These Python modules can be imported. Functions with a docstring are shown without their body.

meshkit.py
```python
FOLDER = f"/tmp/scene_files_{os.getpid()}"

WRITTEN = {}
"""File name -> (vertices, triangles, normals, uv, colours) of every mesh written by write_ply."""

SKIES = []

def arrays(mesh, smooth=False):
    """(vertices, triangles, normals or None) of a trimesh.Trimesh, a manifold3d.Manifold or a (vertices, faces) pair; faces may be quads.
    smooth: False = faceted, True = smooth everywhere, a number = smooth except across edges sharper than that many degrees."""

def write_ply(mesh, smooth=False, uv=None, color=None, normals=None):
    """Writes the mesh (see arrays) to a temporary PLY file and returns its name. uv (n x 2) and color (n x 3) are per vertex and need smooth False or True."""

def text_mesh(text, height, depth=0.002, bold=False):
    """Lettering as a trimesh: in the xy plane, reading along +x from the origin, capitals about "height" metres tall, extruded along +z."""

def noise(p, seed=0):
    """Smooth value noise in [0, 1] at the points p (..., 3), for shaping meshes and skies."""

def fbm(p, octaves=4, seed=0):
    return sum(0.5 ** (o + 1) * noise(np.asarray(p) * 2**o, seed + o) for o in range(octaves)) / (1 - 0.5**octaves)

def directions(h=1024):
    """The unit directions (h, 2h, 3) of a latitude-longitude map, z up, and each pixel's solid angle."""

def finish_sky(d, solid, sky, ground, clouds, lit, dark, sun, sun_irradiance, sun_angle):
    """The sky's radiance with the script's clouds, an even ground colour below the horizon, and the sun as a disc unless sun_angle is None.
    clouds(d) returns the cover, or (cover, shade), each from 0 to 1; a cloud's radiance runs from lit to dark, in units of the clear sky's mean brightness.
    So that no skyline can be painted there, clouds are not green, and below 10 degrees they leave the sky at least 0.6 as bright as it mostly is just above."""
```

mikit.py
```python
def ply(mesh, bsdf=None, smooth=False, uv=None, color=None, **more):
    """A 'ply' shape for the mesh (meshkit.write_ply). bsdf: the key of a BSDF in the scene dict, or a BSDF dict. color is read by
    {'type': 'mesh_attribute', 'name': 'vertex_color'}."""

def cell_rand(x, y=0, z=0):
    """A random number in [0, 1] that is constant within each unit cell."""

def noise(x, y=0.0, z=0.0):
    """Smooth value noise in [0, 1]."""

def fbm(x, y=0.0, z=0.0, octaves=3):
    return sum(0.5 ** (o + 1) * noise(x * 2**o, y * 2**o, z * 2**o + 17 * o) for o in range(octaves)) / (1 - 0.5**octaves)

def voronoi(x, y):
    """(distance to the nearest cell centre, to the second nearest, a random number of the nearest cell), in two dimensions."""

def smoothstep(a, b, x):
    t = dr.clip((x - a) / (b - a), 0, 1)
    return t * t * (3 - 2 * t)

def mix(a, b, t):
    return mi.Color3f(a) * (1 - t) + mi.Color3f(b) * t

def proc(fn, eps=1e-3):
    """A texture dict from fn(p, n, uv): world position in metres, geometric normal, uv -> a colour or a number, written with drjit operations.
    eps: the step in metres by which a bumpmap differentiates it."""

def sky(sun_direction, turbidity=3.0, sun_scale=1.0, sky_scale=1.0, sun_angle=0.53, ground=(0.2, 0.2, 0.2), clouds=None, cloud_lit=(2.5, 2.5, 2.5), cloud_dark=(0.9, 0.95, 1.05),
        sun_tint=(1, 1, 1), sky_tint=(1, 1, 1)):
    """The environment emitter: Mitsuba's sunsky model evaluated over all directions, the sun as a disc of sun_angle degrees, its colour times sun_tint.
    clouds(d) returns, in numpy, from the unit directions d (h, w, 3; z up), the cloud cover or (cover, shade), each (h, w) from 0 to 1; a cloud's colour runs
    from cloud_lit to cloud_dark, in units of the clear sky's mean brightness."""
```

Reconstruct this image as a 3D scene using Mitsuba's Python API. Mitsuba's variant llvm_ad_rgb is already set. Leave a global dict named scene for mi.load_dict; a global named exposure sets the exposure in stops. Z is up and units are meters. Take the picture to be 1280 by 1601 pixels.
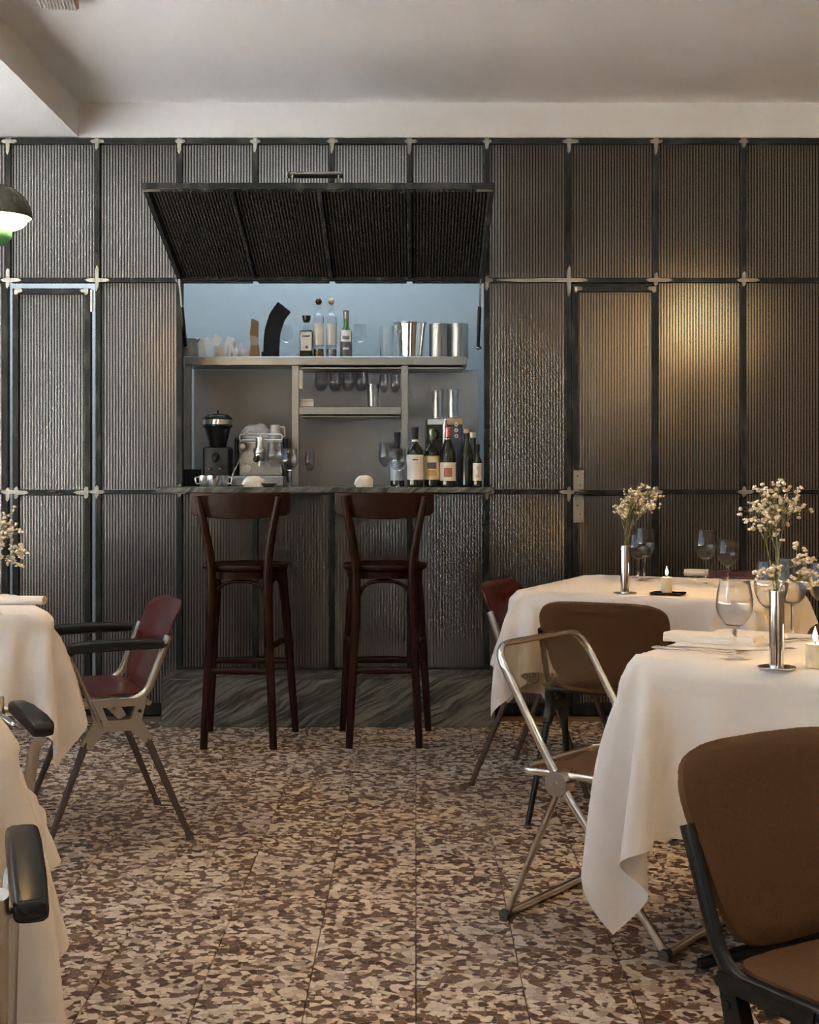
import math, random
import numpy as np
import trimesh
import manifold3d as m3
import shapely.geometry as sg
from scipy.interpolate import RectBivariateSpline
import drjit as dr
import mitsuba as mi
import mikit, meshkit
from mikit import noise, fbm, voronoi, cell_rand, smoothstep, mix

T4 = mi.ScalarTransform4f
scene, labels = {}, {}
rng = np.random.default_rng(7)

# ------------------------------------------------------------------ camera, sky, light, exposure
FOC, CX, HORIZON, EYE = 2100.0, 650.0, 740.0, 1.2     # pixels in a 1280 x 1601 frame; eye height in metres
exposure = 0.5
scene['camera'] = {
    'type': 'perspective', 'fov_axis': 'x', 'fov': 2 * math.degrees(math.atan(640 / FOC)),
    'to_world': T4().look_at(origin=[0, 0, EYE], target=[0, 1, EYE], up=[0, 0, 1]),
    'principal_point_offset_x': (640 - CX) / 1280, 'principal_point_offset_y': (800.5 - HORIZON) / 1601,
    'near_clip': 0.05, 'far_clip': 200.0}
scene['sky'] = mikit.sky([0.05, 0.72, 0.69], turbidity=4.0, sun_scale=230.0, sky_scale=9.0, ground=(0.35, 0.34, 0.33), sky_tint=(1.12, 1.0, 0.86), sun_tint=(0.82, 0.97, 1.10))
WARM = (1.0, 0.57, 0.21)
COOL = (0.76, 0.93, 1.06)

# ------------------------------------------------------------------ materials
def rgb(c):
    return {'type': 'rgb', 'value': list(map(float, c))}

def mat(name, color, rough=0.5, metal=0.0, coat=0.0, sheen=0.0, spec=0.5, **more):
    col = color if isinstance(color, dict) else rgb(color)
    scene[name] = {'type': 'twosided', 'bsdf': {'type': 'principled', 'base_color': col, 'roughness': rough, 'metallic': metal,
                   'clearcoat': coat, 'clearcoat_gloss': 0.9, 'sheen': sheen, 'specular': spec, **more}}
    return name

def srgb(r, g, b):
    f = lambda c: (c / 255 / 12.92) if c <= 10 else ((c / 255 + 0.055) / 1.055) ** 2.4
    return (f(r), f(g), f(b))

TILE = 0.25
def terrazzo(p, n, uv):
    ix, iy = dr.floor(p.x / TILE), dr.floor(p.y / TILE)
    ox, oy = cell_rand(ix, iy, 5) * 40.0, cell_rand(ix, iy, 9) * 40.0
    x, y = p.x * 44.0 + ox, p.y * 44.0 + oy
    wx, wy = noise(x * 1.7, y * 1.7, 1.0) - 0.5, noise(x * 1.7, y * 1.7, 7.0) - 0.5
    d1, d2, r = voronoi(x + wx * 0.35, y + wy * 0.35)
    e1, e2, q = voronoi(x * 1.9 + 11.0 + wy * 0.4, y * 1.9 + 5.0 + wx * 0.4)
    small = smoothstep(0.66, 0.67, cell_rand(r * 917.0, 3.0, 1.0))
    r = dr.select(small > 0.5, q, r)
    gap = dr.select(small > 0.5, (e2 - e1) * 0.6, d2 - d1)
    tone = fbm(p.x * 60.0, p.y * 60.0, 2.0)
    dark = mix((0.050, 0.024, 0.014), (0.165, 0.090, 0.055), smoothstep(0.0, 0.47, r))
    light = mix((0.48, 0.39, 0.30), (0.80, 0.73, 0.62), smoothstep(0.50, 0.80, r))
    col = dr.select(r < 0.47, dark, light) * (0.82 + 0.36 * tone)
    binder = mi.Color3f(0.42, 0.34, 0.26)
    return dr.lerp(binder, col, smoothstep(0.015, 0.07, gap))

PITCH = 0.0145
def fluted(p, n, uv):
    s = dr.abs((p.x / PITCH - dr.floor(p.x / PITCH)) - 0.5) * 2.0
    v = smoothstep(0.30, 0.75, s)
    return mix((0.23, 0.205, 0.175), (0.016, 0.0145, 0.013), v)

def granite(p, n, uv):
    w = fbm(p.x * 4.0 + 3.0, p.y * 4.0, p.z * 6.0, octaves=3) - 0.5
    a = p.z * 0.86 - p.x * 0.52 + p.y * 0.3 + w * 0.10
    b = p.x * 0.86 + p.z * 0.52
    v = fbm(a * 110.0, b * 9.0, p.y * 9.0, octaves=4)
    c = fbm(a * 24.0 + 9.0, b * 3.0, p.y * 3.0, octaves=3)
    sp = noise(p.x * 300.0, p.y * 300.0, p.z * 300.0)
    return mix((0.020, 0.023, 0.021), (0.21, 0.215, 0.20), smoothstep(0.36, 0.70, v * 0.65 + c * 0.35) * (0.5 + 0.7 * sp))

def walnut(p, n, uv):
    g = fbm(p.x * 40.0, p.y * 40.0, p.z * 5.0, octaves=3)
    return mix((0.0035, 0.0009, 0.0006), (0.0095, 0.0023, 0.0014), g)

def brown_cloth(p, n, uv):
    g = noise(p.x * 600.0, p.y * 600.0, p.z * 600.0)
    return mix((0.022, 0.0092, 0.004), (0.038, 0.0165, 0.0075), g)

def white_cloth(p, n, uv):
    g = fbm(p.x * 9.0, p.y * 9.0, p.z * 9.0, octaves=2)
    return mix((0.76, 0.74, 0.71), (0.84, 0.82, 0.79), g)

def worn_black(p, n, uv):
    g = fbm(p.x * 22.0 + 3.0, p.y * 22.0, p.z * 9.0, octaves=3)
    return mix((0.004, 0.0045, 0.005), (0.014, 0.0135, 0.013), smoothstep(0.45, 0.8, g))

mat('terrazzo', mikit.proc(terrazzo), 0.38, spec=0.28)
mat('grout', (0.16, 0.11, 0.07), 0.8)
mat('granite', mikit.proc(granite), 0.25, spec=0.2)
mat('stool_wood', mikit.proc(walnut), 0.36, spec=0.06)
mat('brown_cloth', mikit.proc(brown_cloth), 0.7, spec=0.08)
mat('cloth', mikit.proc(white_cloth), 0.85, sheen=0.2, spec=0.2)
mat('steel_frame', mikit.proc(worn_black), 0.5, spec=0.06)
mat('red_wood', (0.020, 0.0022, 0.0018), 0.22, coat=0.15, spec=0.14)
mat('plaster', (0.76, 0.775, 0.775), 0.9, spec=0.1)
mat('wall_paint', (0.16, 0.13, 0.11), 0.9, spec=0.1)
mat('cool_paint', (0.36, 0.40, 0.42), 0.8, spec=0.1)
mat('grey_panel', (0.30, 0.305, 0.315), 0.55, spec=0.3)
mat('dark_paint', (0.03, 0.03, 0.03), 0.8)
mat('bare_metal', (0.21, 0.20, 0.185), 0.45, 0.35)
mat('brushed_steel', (0.21, 0.215, 0.215), 0.32, 0.95)
mat('chrome', (0.80, 0.79, 0.76), 0.10, 1.0)
mat('warm_chrome', (0.72, 0.66, 0.58), 0.13, 1.0)
mat('cast_alu', (0.42, 0.39, 0.34), 0.30, 0.95)
mat('black_plastic', (0.004, 0.004, 0.004), 0.30, spec=0.15)
mat('black_lacquer', (0.003, 0.003, 0.0035), 0.25, spec=0.1)
mat('black_matte', (0.004, 0.004, 0.006), 0.75, spec=0.08)
mat('leg_brown', (0.050, 0.032, 0.024), 0.30, 0.3)
mat('porcelain', (0.80, 0.79, 0.77), 0.2)
mat('paper_white', (0.82, 0.80, 0.76), 0.7)
mat('napkin_linen', (0.83, 0.79, 0.71), 0.85)
mat('label_cream', (0.72, 0.68, 0.58), 0.6)
mat('label_yellow', (0.70, 0.55, 0.28), 0.6)
mat('label_dark', (0.06, 0.055, 0.06), 0.6)
mat('label_red', (0.30, 0.10, 0.06), 0.6)
mat('label_gold', (0.55, 0.36, 0.12), 0.5)
mat('foil_red', (0.45, 0.09, 0.10), 0.35, 0.2)
mat('cork', (0.45, 0.32, 0.19), 0.8)
mat('dark_bottle', (0.004, 0.005, 0.004), 0.08, spec=0.35)
mat('green_bottle', (0.030, 0.10, 0.018), 0.07, spec=0.6, coat=0.5)
mat('brush_wood', (0.22, 0.13, 0.055), 0.6)
mat('blue_plastic', (0.02, 0.03, 0.08), 0.3)
mat('pale_blue', (0.50, 0.62, 0.66), 0.5)
mat('tan_box', (0.42, 0.28, 0.16), 0.6)
mat('wax', (0.88, 0.76, 0.52), 0.6, spec=0.3)
mat('stem_green', (0.15, 0.15, 0.06), 0.7)
mat('blossom', (0.82, 0.74, 0.58), 0.8)
mat('lamp_outer', (0.012, 0.012, 0.009), 0.35, spec=0.2)
mat('lamp_green', (0.08, 0.36, 0.18), 0.35)
mat('lamp_inner', (0.85, 0.80, 0.66), 0.5)
mat('vent_grey', (0.52, 0.52, 0.51), 0.5)
mat('vent_tan', (0.46, 0.36, 0.26), 0.6)
mat('window_frame', (0.05, 0.05, 0.05), 0.5)
mat('pavement', (0.55, 0.55, 0.55), 0.9)
mat('sky_blocker_grey', (0.20, 0.20, 0.21), 0.9, spec=0.1)  # for the unseen block added against sky light
mat('rubber', (0.012, 0.012, 0.012), 0.6)
mat('amber', (0.32, 0.15, 0.02), 0.15)
scene['glass'] = {'type': 'dielectric', 'int_ior': 1.5, 'ext_ior': 1.0}
scene['pane'] = {'type': 'thindielectric', 'int_ior': 1.5}
scene['dimming_pane'] = {'type': 'thindielectric', 'int_ior': 1.5, 'specular_transmittance': rgb((0.15, 0.175, 0.20))}  # dark tint added to dim daylight through the front panes
scene['smoke_glass'] = {'type': 'thindielectric', 'int_ior': 1.5, 'specular_transmittance': rgb((0.74, 0.67, 0.55))}
def flap_shade(p, n, uv):  # wall panel colour darkened to paint in the shade under the flap
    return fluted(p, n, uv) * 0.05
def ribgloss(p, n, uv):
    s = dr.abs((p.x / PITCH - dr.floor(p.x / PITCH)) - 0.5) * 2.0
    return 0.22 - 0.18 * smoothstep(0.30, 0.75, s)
def flap_shade_gloss(p, n, uv):  # rib gloss cut down for the shaded underside of the flap
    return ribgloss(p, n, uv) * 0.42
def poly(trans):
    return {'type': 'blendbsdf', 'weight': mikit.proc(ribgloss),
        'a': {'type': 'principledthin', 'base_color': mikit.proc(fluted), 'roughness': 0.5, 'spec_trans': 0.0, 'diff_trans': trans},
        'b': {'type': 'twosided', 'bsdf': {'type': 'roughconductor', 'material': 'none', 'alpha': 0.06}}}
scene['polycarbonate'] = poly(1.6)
scene['shaded_polycarbonate'] = {'type': 'blendbsdf', 'weight': mikit.proc(flap_shade_gloss),  # darker copy of polycarbonate, shade under the flap put into its colour
        'a': {'type': 'principledthin', 'base_color': mikit.proc(flap_shade), 'roughness': 0.5, 'spec_trans': 0.0, 'diff_trans': 0.5},
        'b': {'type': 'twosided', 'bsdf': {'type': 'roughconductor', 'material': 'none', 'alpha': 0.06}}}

# ------------------------------------------------------------------ helpers: naming
def free(key):
    if not any(k == key or k.startswith(key + '__') for k in USED):
        return key
    i = 1
    while f'{key}_{i:03d}' in USED:
        i += 1
    return f'{key}_{i:03d}'
USED = set()

def claim(key):
    k = free(key)
    USED.add(k)
    return k

def put(key, shape):
    k = claim(key)
    scene[k] = shape
    return k

def thing(name, label, cat, group=None, kind=None):
    k = claim(name)
    d = {'label': label, 'category': cat}
    if group: d['group'] = group
    if kind: d['kind'] = kind
    labels[k] = d
    return k

def single(name, shape, label, cat, group=None, kind=None):
    k = thing(name, label, cat, group, kind)
    scene[k] = shape
    return k

def struct(name, mesh, bsdf, label=None, smooth=False):
    k = claim(name)
    scene[k] = mikit.ply(mesh, bsdf, smooth)
    labels[k] = {'kind': 'structure'}
    if label: labels[k]['label'] = label
    return k

def part(parent, name, mesh, bsdf, smooth=30, M=None, label=None, kind=None):
    sh = mesh if isinstance(mesh, dict) else mikit.ply(mesh, bsdf, smooth)
    if M is not None: sh = {**sh, 'to_world': M}
    k = put(parent + '__' + name, sh)
    d = {}
    if label: d['label'] = label
    if kind: d['kind'] = kind
    if d: labels[k] = d
    return k

class Kit:
    """A list of parts (name, shape dict, label, kind); names with __ are sub-parts of the last part so named."""
    def __init__(self): self.p = []
    def add(self, name, mesh, bsdf, smooth=30, label=None, kind=None, **more):
        self.p.append((name, mikit.ply(mesh, bsdf, smooth, **more), label, kind)); return self
    def place(self, name, label, cat, M=None, group=None):
        k = thing(name, label, cat, group)
        last = {}
        for n, sh, lab, kind in self.p:
            if '__' in n:
                a, b = n.split('__')
                kk = part(last[a], b, sh, None, M=M, label=lab, kind=kind)
            else:
                kk = part(k, n, sh, None, M=M, label=lab, kind=kind)
                last[n] = kk
        return k

def at(x, y, z=0.0, deg=0.0):
    return T4().translate([x, y, z]).rotate([0, 0, 1], deg)

# ------------------------------------------------------------------ helpers: meshes
def box(x0, x1, y0, y1, z0, z1, b=0.0):
    if b <= 0:
        m = trimesh.creation.box((x1 - x0, y1 - y0, z1 - z0))
        m.apply_translation(((x0 + x1) / 2, (y0 + y1) / 2, (z0 + z1) / 2)); return m
    pts = []
    for x, sx in ((x0, 1), (x1, -1)):
        for y, sy in ((y0, 1), (y1, -1)):
            for z, sz in ((z0, 1), (z1, -1)):
                pts += [(x + sx * b, y + sy * b, z), (x + sx * b, y, z + sz * b), (x, y + sy * b, z + sz * b)]
    return trimesh.convex.convex_hull(np.array(pts))

def join(*ms):
    return trimesh.util.concatenate([m for m in ms])

def hull_spheres(ps, n=12):
    """ps: (x, y, z, r)"""
    pts = []
    s = trimesh.creation.icosphere(subdivisions=1 if n <= 12 else 2).vertices
    for x, y, z, r in ps: pts.append(s * r + [x, y, z])
    return trimesh.convex.convex_hull(np.vstack(pts))

def fillet(pts, r, n=6, closed=False):
    pts = [np.array(p, float) for p in pts]
    out = []
    N = len(pts)
    for i, p in enumerate(pts):
        if not closed and i in (0, N - 1):
            out.append(p); continue
        a, b = pts[i - 1], pts[(i + 1) % N]
        da, db = a - p, b - p
        la, lb = np.linalg.norm(da), np.linalg.norm(db)
        rr = r[i] if isinstance(r, (list, tuple)) else r
        t = min(rr, la * 0.49, lb * 0.49)
        if t < 1e-5: out.append(p); continue
        A, B = p + da / la * t, p + db / lb * t
        for k in range(n + 1):
            u = k / n
            out.append((1 - u) ** 2 * A + 2 * u * (1 - u) * p + u * u * B)
    return np.array(out)

def tube(path, r, n=10, closed=False, flat=(1, 1), up=None):
    P = np.array(path, float); N = len(P)
    R = np.broadcast_to(np.asarray(r, float), (N,))
    tan = np.zeros_like(P)
    for i in range(N):
        a, b = (P[i - 1], P[(i + 1) % N]) if closed else (P[max(i - 1, 0)], P[min(i + 1, N - 1)])
        tan[i] = (b - a) / max(np.linalg.norm(b - a), 1e-9)
    ref = np.array(up if up is not None else ([0, 0, 1] if abs(tan[0][2]) < 0.9 else [0, 1, 0]), float)
    V = []
    u = ref - tan[0] * ref.dot(tan[0]); u /= np.linalg.norm(u)
    ang = np.arange(n) / n * 2 * np.pi
    for i in range(N):
        u = u - tan[i] * u.dot(tan[i]); u /= max(np.linalg.norm(u), 1e-9)
        w = np.cross(tan[i], u)
        V.append(P[i] + R[i] * (np.cos(ang)[:, None] * u * flat[0] + np.sin(ang)[:, None] * w * flat[1]))
    V = np.vstack(V); F = []
    for i in range(N if closed else N - 1):
        j = (i + 1) % N
        for k in range(n):
            k2 = (k + 1) % n
            F += [(i * n + k, i * n + k2, j * n + k2), (i * n + k, j * n + k2, j * n + k)]
    if not closed:
        V = np.vstack([V, P[:1], P[-1:]]); c0, c1 = len(V) - 2, len(V) - 1
        for k in range(n):
            k2 = (k + 1) % n
            F += [(c0, k2, k), (c1, (N - 1) * n + k, (N - 1) * n + k2)]
    m = trimesh.Trimesh(V, np.array(F), process=False)
    if m.volume < 0: m.invert()
    return m

def lathe(prof, n=24, at0=(0, 0, 0)):
    prof = np.array(prof, float)
    ang = np.arange(n) / n * 2 * np.pi
    V, idx = [], []
    for r, z in prof:
        if r < 1e-6: idx.append([len(V)] * n); V.append((0, 0, z))
        else:
            idx.append(list(range(len(V), len(V) + n))); V += [(r * math.cos(a), r * math.sin(a), z) for a in ang]
    F = []
    for i in range(len(prof) - 1):
        a, b = idx[i], idx[i + 1]
        for k in range(n):
            k2 = (k + 1) % n
            if a[k] != a[k2]: F.append((a[k], a[k2], b[k2] if b[k] != b[k2] else b[k]))
            if b[k] != b[k2]: F.append((a[k], b[k2], b[k]))
    m = trimesh.Trimesh(np.array(V), np.array(F), process=False)
    if m.volume < 0: m.invert()
    m.apply_translation(at0); return m

def rounded(prof, r=0.002, n=3):
    """round the inner corners of a (r, z) profile"""
    q = fillet([(a, 0, b) for a, b in prof], r, n)
    return [(p[0], p[2]) for p in q]

def extrude(poly, h, plane='xz', off=0.0):
    """extrude a polygon of (a, b); plane xz: a->x, b->z, thickness along y (from off to off+h)"""
    m = trimesh.creation.extrude_polygon(poly, h, engine='earcut')
    v = m.vertices.copy()
    if plane == 'xz': m.vertices = np.stack([v[:, 0], off + v[:, 2], v[:, 1]], 1); m.invert()
    elif plane == 'xy': m.vertices = np.stack([v[:, 0], v[:, 1], off + v[:, 2]], 1)
    elif plane == 'yz': m.vertices = np.stack([off + v[:, 2], v[:, 0], v[:, 1]], 1)
    if m.volume < 0: m.invert()
    return m

def pad(outline, front, thick, rings=9, edge=None):
    """a closed cushion or shell. outline(theta) -> (a, b) ; front(a, b) -> xyz, normal direction by differences; thick metres."""
    th = np.arange(56) / 56 * 2 * np.pi
    O = np.array([outline(t) for t in th])
    rad = np.linspace(0, 1, rings)[1:] ** 0.8
    ab = [np.zeros((1, 2))] + [O * r for r in rad]
    AB = np.vstack(ab)
    def surf(q):
        e = 1e-3
        P = np.array([front(a, b) for a, b in q])
        du = np.array([front(a + e, b) for a, b in q]) - P
        dv = np.array([front(a, b + e) for a, b in q]) - P
        n = np.cross(du, dv); n /= np.linalg.norm(n, axis=1, keepdims=True)
        return P, n
    P, n = surf(AB)
    rr = np.concatenate([[0]] + [np.full(len(th), r) for r in rad])
    ed = edge if edge is not None else thick * 0.5
    t = np.where(rr > 0.999, 0.35, 1.0)[:, None] * thick / 2
    A, B = P + n * t, P - n * t
    N, K = len(P), len(th)
    F = []
    def fan(o, flip):
        f = []
        for k in range(K):
            k2 = (k + 1) % K
            f.append((o, o + 1 + k, o + 1 + k2))
            for j in range(len(rad) - 1):
                a, b = o + 1 + j * K, o + 1 + (j + 1) * K
                f += [(a + k, b + k, b + k2), (a + k, b + k2, a + k2)]
        return [x[::-1] for x in f] if flip else f
    F += fan(0, False) + fan(N, True)
    l = 1 + (len(rad) - 1) * K
    for k in range(K):
        k2 = (k + 1) % K
        F += [(l + k, N + l + k, N + l + k2), (l + k, N + l + k2, l + k2)]
    m = trimesh.Trimesh(np.vstack([A, B]), np.array(F), process=False)
    if m.volume < 0: m.invert()
    return m

def superell(w, h, p, taper=0.0):
    """half sizes w, h, exponent p; taper < 0 narrows the lower end"""
    def f(t):
        c, s = math.cos(t), math.sin(t)
        a, b = math.copysign(abs(c) ** (2 / p), c), math.copysign(abs(s) ** (2 / p), s)
        return (w * a * (1 + taper * b), h * b)
    return f

def PX(px, py, D):
    """the point seen at a pixel of the photograph's 1280 x 1601 frame at distance D, used for measuring"""
    return np.array([(px - CX) / FOC * D, D, EYE - (py - HORIZON) / FOC * D])

# ------------------------------------------------------------------ the room
YW = 6.67                    # face of the panelled wall
ZS, ZC = 2.864, 3.035        # soffit and ceiling
XL, XR, YF, YB = -3.3, 3.1, -3.0, 7.75
def X(px): return (px - CX) / FOC * YW

struct('floor', box(XL, XR, YF, YB, -0.25, -0.008), 'grout')
tile = mikit.ply(box(-0.1238, 0.1238, -0.1238, 0.1238, -0.0085, 0.0, 0.0012), 'terrazzo')
near, rest = [], []
for iy in range(-12, 27):
    for ix in range(-14, 13):
        x, y = (ix + 0.5) * TILE, (iy + 0.5) * TILE
        seen = y > 2.75 and y < 6.7 and -0.33 * (y + 0.2) - 0.1 < x < 0.32 * (y + 0.2) + 0.1
        if x - 0.125 < XL or x + 0.125 > XR or (y + 0.125 > YW and True): continue
        (near if seen else rest).append((x, y))
for x, y in near[:300]: part('floor', 'tile', tile, None, M=T4().translate([x, y, 0]))
part('floor', 'tile_field', join(*[box(x - 0.1238, x + 0.1238, y - 0.1238, y + 0.1238, -0.0085, 0.0) for x, y in rest + near[300:]]), 'terrazzo', False, kind='stuff')

struct('ceiling', box(XL, XR, YF, YB, ZC, ZC + 0.15), 'plaster')
struct('trim_1', box(XL, -1.668, YF, YW - 0.03, ZS, ZC + 0.01), 'plaster', 'lowered white soffit along the left side of the ceiling')
struct('trim_2', box(-1.668, XR, YW - 0.02, YW + 0.08, ZS, ZC + 0.01), 'plaster', 'white fascia band above the dark panelled wall')

# left wall with three windows, front wall with a glazed shop front
def wall_with_holes(axis, pos, t, a0, a1, z1, holes):
    p = sg.box(a0, 0, a1, z1)
    for h0, h1, b0, b1 in holes: p = p.difference(sg.box(h0, b0, h1, b1))
    return extrude(p, t, 'yz' if axis == 'x' else 'xz', pos)
LW = [(-2.4, -0.3, 0.45, 2.72), (0.1, 2.2, 0.45, 2.72), (2.6, 4.5, 0.45, 2.72), (4.85, 6.2, 0.55, 2.50)]
FW = [(-0.1, 0.85, 0.03, 2.45), (1.0, 2.9, 1.12, 1.40), (1.0, 2.1, 2.0, 2.57)]
struct('wall_left', wall_with_holes('x', XL - 0.15, 0.15, YF - 0.15, YB, ZC, LW), 'wall_paint')
struct('wall_front', wall_with_holes('y', YF - 0.15, 0.15, XL, XR, ZC, FW), 'wall_paint')
struct('wall_right', box(XR, XR + 0.15, YF - 0.15, YB, 0, ZC), 'wall_paint')
struct('wall_rear', box(XL - 0.15, XR + 0.15, YB, YB + 0.15, 0, ZC), 'plaster')
struct('wall_niche', box(-1.45, 0.40, YB - 0.05, YB, 0, ZC), 'cool_paint')
wn = 0
for axis, pos, holes in (('x', XL, LW), ('y', YF, FW)):
    for a0, a1, z0, z1 in holes:
        wn += 1
        def F(p, q, b0, b1, d=0.05):
            return box(pos - 0.09, pos - 0.09 + d, p, q, b0, b1) if axis == 'x' else box(p, q, pos - 0.09, pos - 0.09 + d, b0, b1)
        m = join(F(a0, a0 + .05, z0, z1), F(a1 - .05, a1, z0, z1), F(a0, a1, z0, z0 + .05), F(a0, a1, z1 - .05, z1), F((a0 + a1) / 2 - .02, (a0 + a1) / 2 + .02, z0, z1))
        k = struct(f'window_{wn}', m, 'window_frame')
        g = (np.array([(pos - 0.065, a0, z0), (pos - 0.065, a1, z0), (pos - 0.065, a1, z1), (pos - 0.065, a0, z1)]) if axis == 'x'
             else np.array([(a0, pos - 0.065, z0), (a1, pos - 0.065, z0), (a1, pos - 0.065, z1), (a0, pos - 0.065, z1)]))
        part(k, 'pane', (g, np.array([[0, 1, 2], [0, 2, 3]])), 'pane' if axis == 'x' else 'dimming_pane', False)
struct('pavement_outside', box(-25, 25, -25, 25, -0.45, -0.26), 'pavement')
struct('building_across_street', box(-2.5, 14, -9.5, -8.5, -0.3, 9.0), 'sky_blocker_grey')  # unseen block added to keep sky light off the front windows

# partition behind the right half of the panels, so that the bar room ends beside the niche
struct('partition_bar', join(box(0.40, 0.46, YW + 0.05, YB, 0, ZC), box(0.46, XR, YW + 0.25, YW + 0.30, 0, ZC)), 'cool_paint')
# light of the bar room behind the wall: two ceiling panels
for i, (x0, x1) in enumerate(((-2.6, -1.5), (-1.1, 0.1))):
    k = thing('bar_room_light', ('flat ceiling light of the bar room behind the ribbed door', 'flat ceiling light above the shelf unit behind the bar opening')[i], 'ceiling light', 'ceiling lights of the bar room')
    part(k, 'housing', box(x0 - .02, x1 + .02, 7.0, 7.4, 2.93, ZC, 0.004), 'vent_grey', False)
    q = np.array([(x0, 7.02, 2.925), (x0, 7.38, 2.925), (x1, 7.38, 2.925), (x1, 7.02, 2.925)])
    part(k, 'diffuser', {**mikit.ply((q, np.array([[0, 1, 2], [0, 2, 3]])), 'paper_white'), 'emitter': {'type': 'area', 'radiance': rgb([9.0 * c for c in COOL])}}, None)

# ------------------------------------------------------------------ panelled wall
def flute_panel(x0, x1, z0, z1, seed, amp=0.00005):
    """a sheet of ribbed plastic in the xz plane at y = 0 facing -y, 6 mm deep, slightly warped"""
    r = np.random.default_rng(seed)
    per = 8
    xs = np.arange(x0, x1, PITCH / per); xs = np.append(xs[xs < x1 - 1e-4], x1)
    zs = np.linspace(z0, z1, max(4, int((z1 - z0) / 0.07)))
    Xg, Zg = np.meshgrid(xs, zs, indexing='ij')
    u, v = (Xg - x0) / (x1 - x0), (Zg - z0) / (z1 - z0)
    edge = np.sin(np.pi * u) * np.sin(np.pi * v)
    warp = edge * (r.uniform(-0.0016, 0.0016) + 0.0009 * np.sin(2 * np.pi * (v * r.uniform(.5, 1.2) + r.uniform())) + 0.0007 * np.sin(2 * np.pi * (u * .8 + r.uniform())))
    Y = warp - amp * np.cos(2 * np.pi * Xg / PITCH)
    n0, n1 = Xg.shape
    A = np.stack([Xg, Y, Zg], -1).reshape(-1, 3)
    F = []
    I = np.arange(n0 * n1).reshape(n0, n1)
    a, b, c, d = I[:-1, :-1].ravel(), I[1:, :-1].ravel(), I[1:, 1:].ravel(), I[:-1, 1:].ravel()
    F = np.vstack([np.stack([a, b, c], 1), np.stack([a, c, d], 1)])
    # smooth normals of the front come from the surface itself; the rim is thin edge trim that the frame covers
    return trimesh.Trimesh(A, F, process=False)

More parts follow.
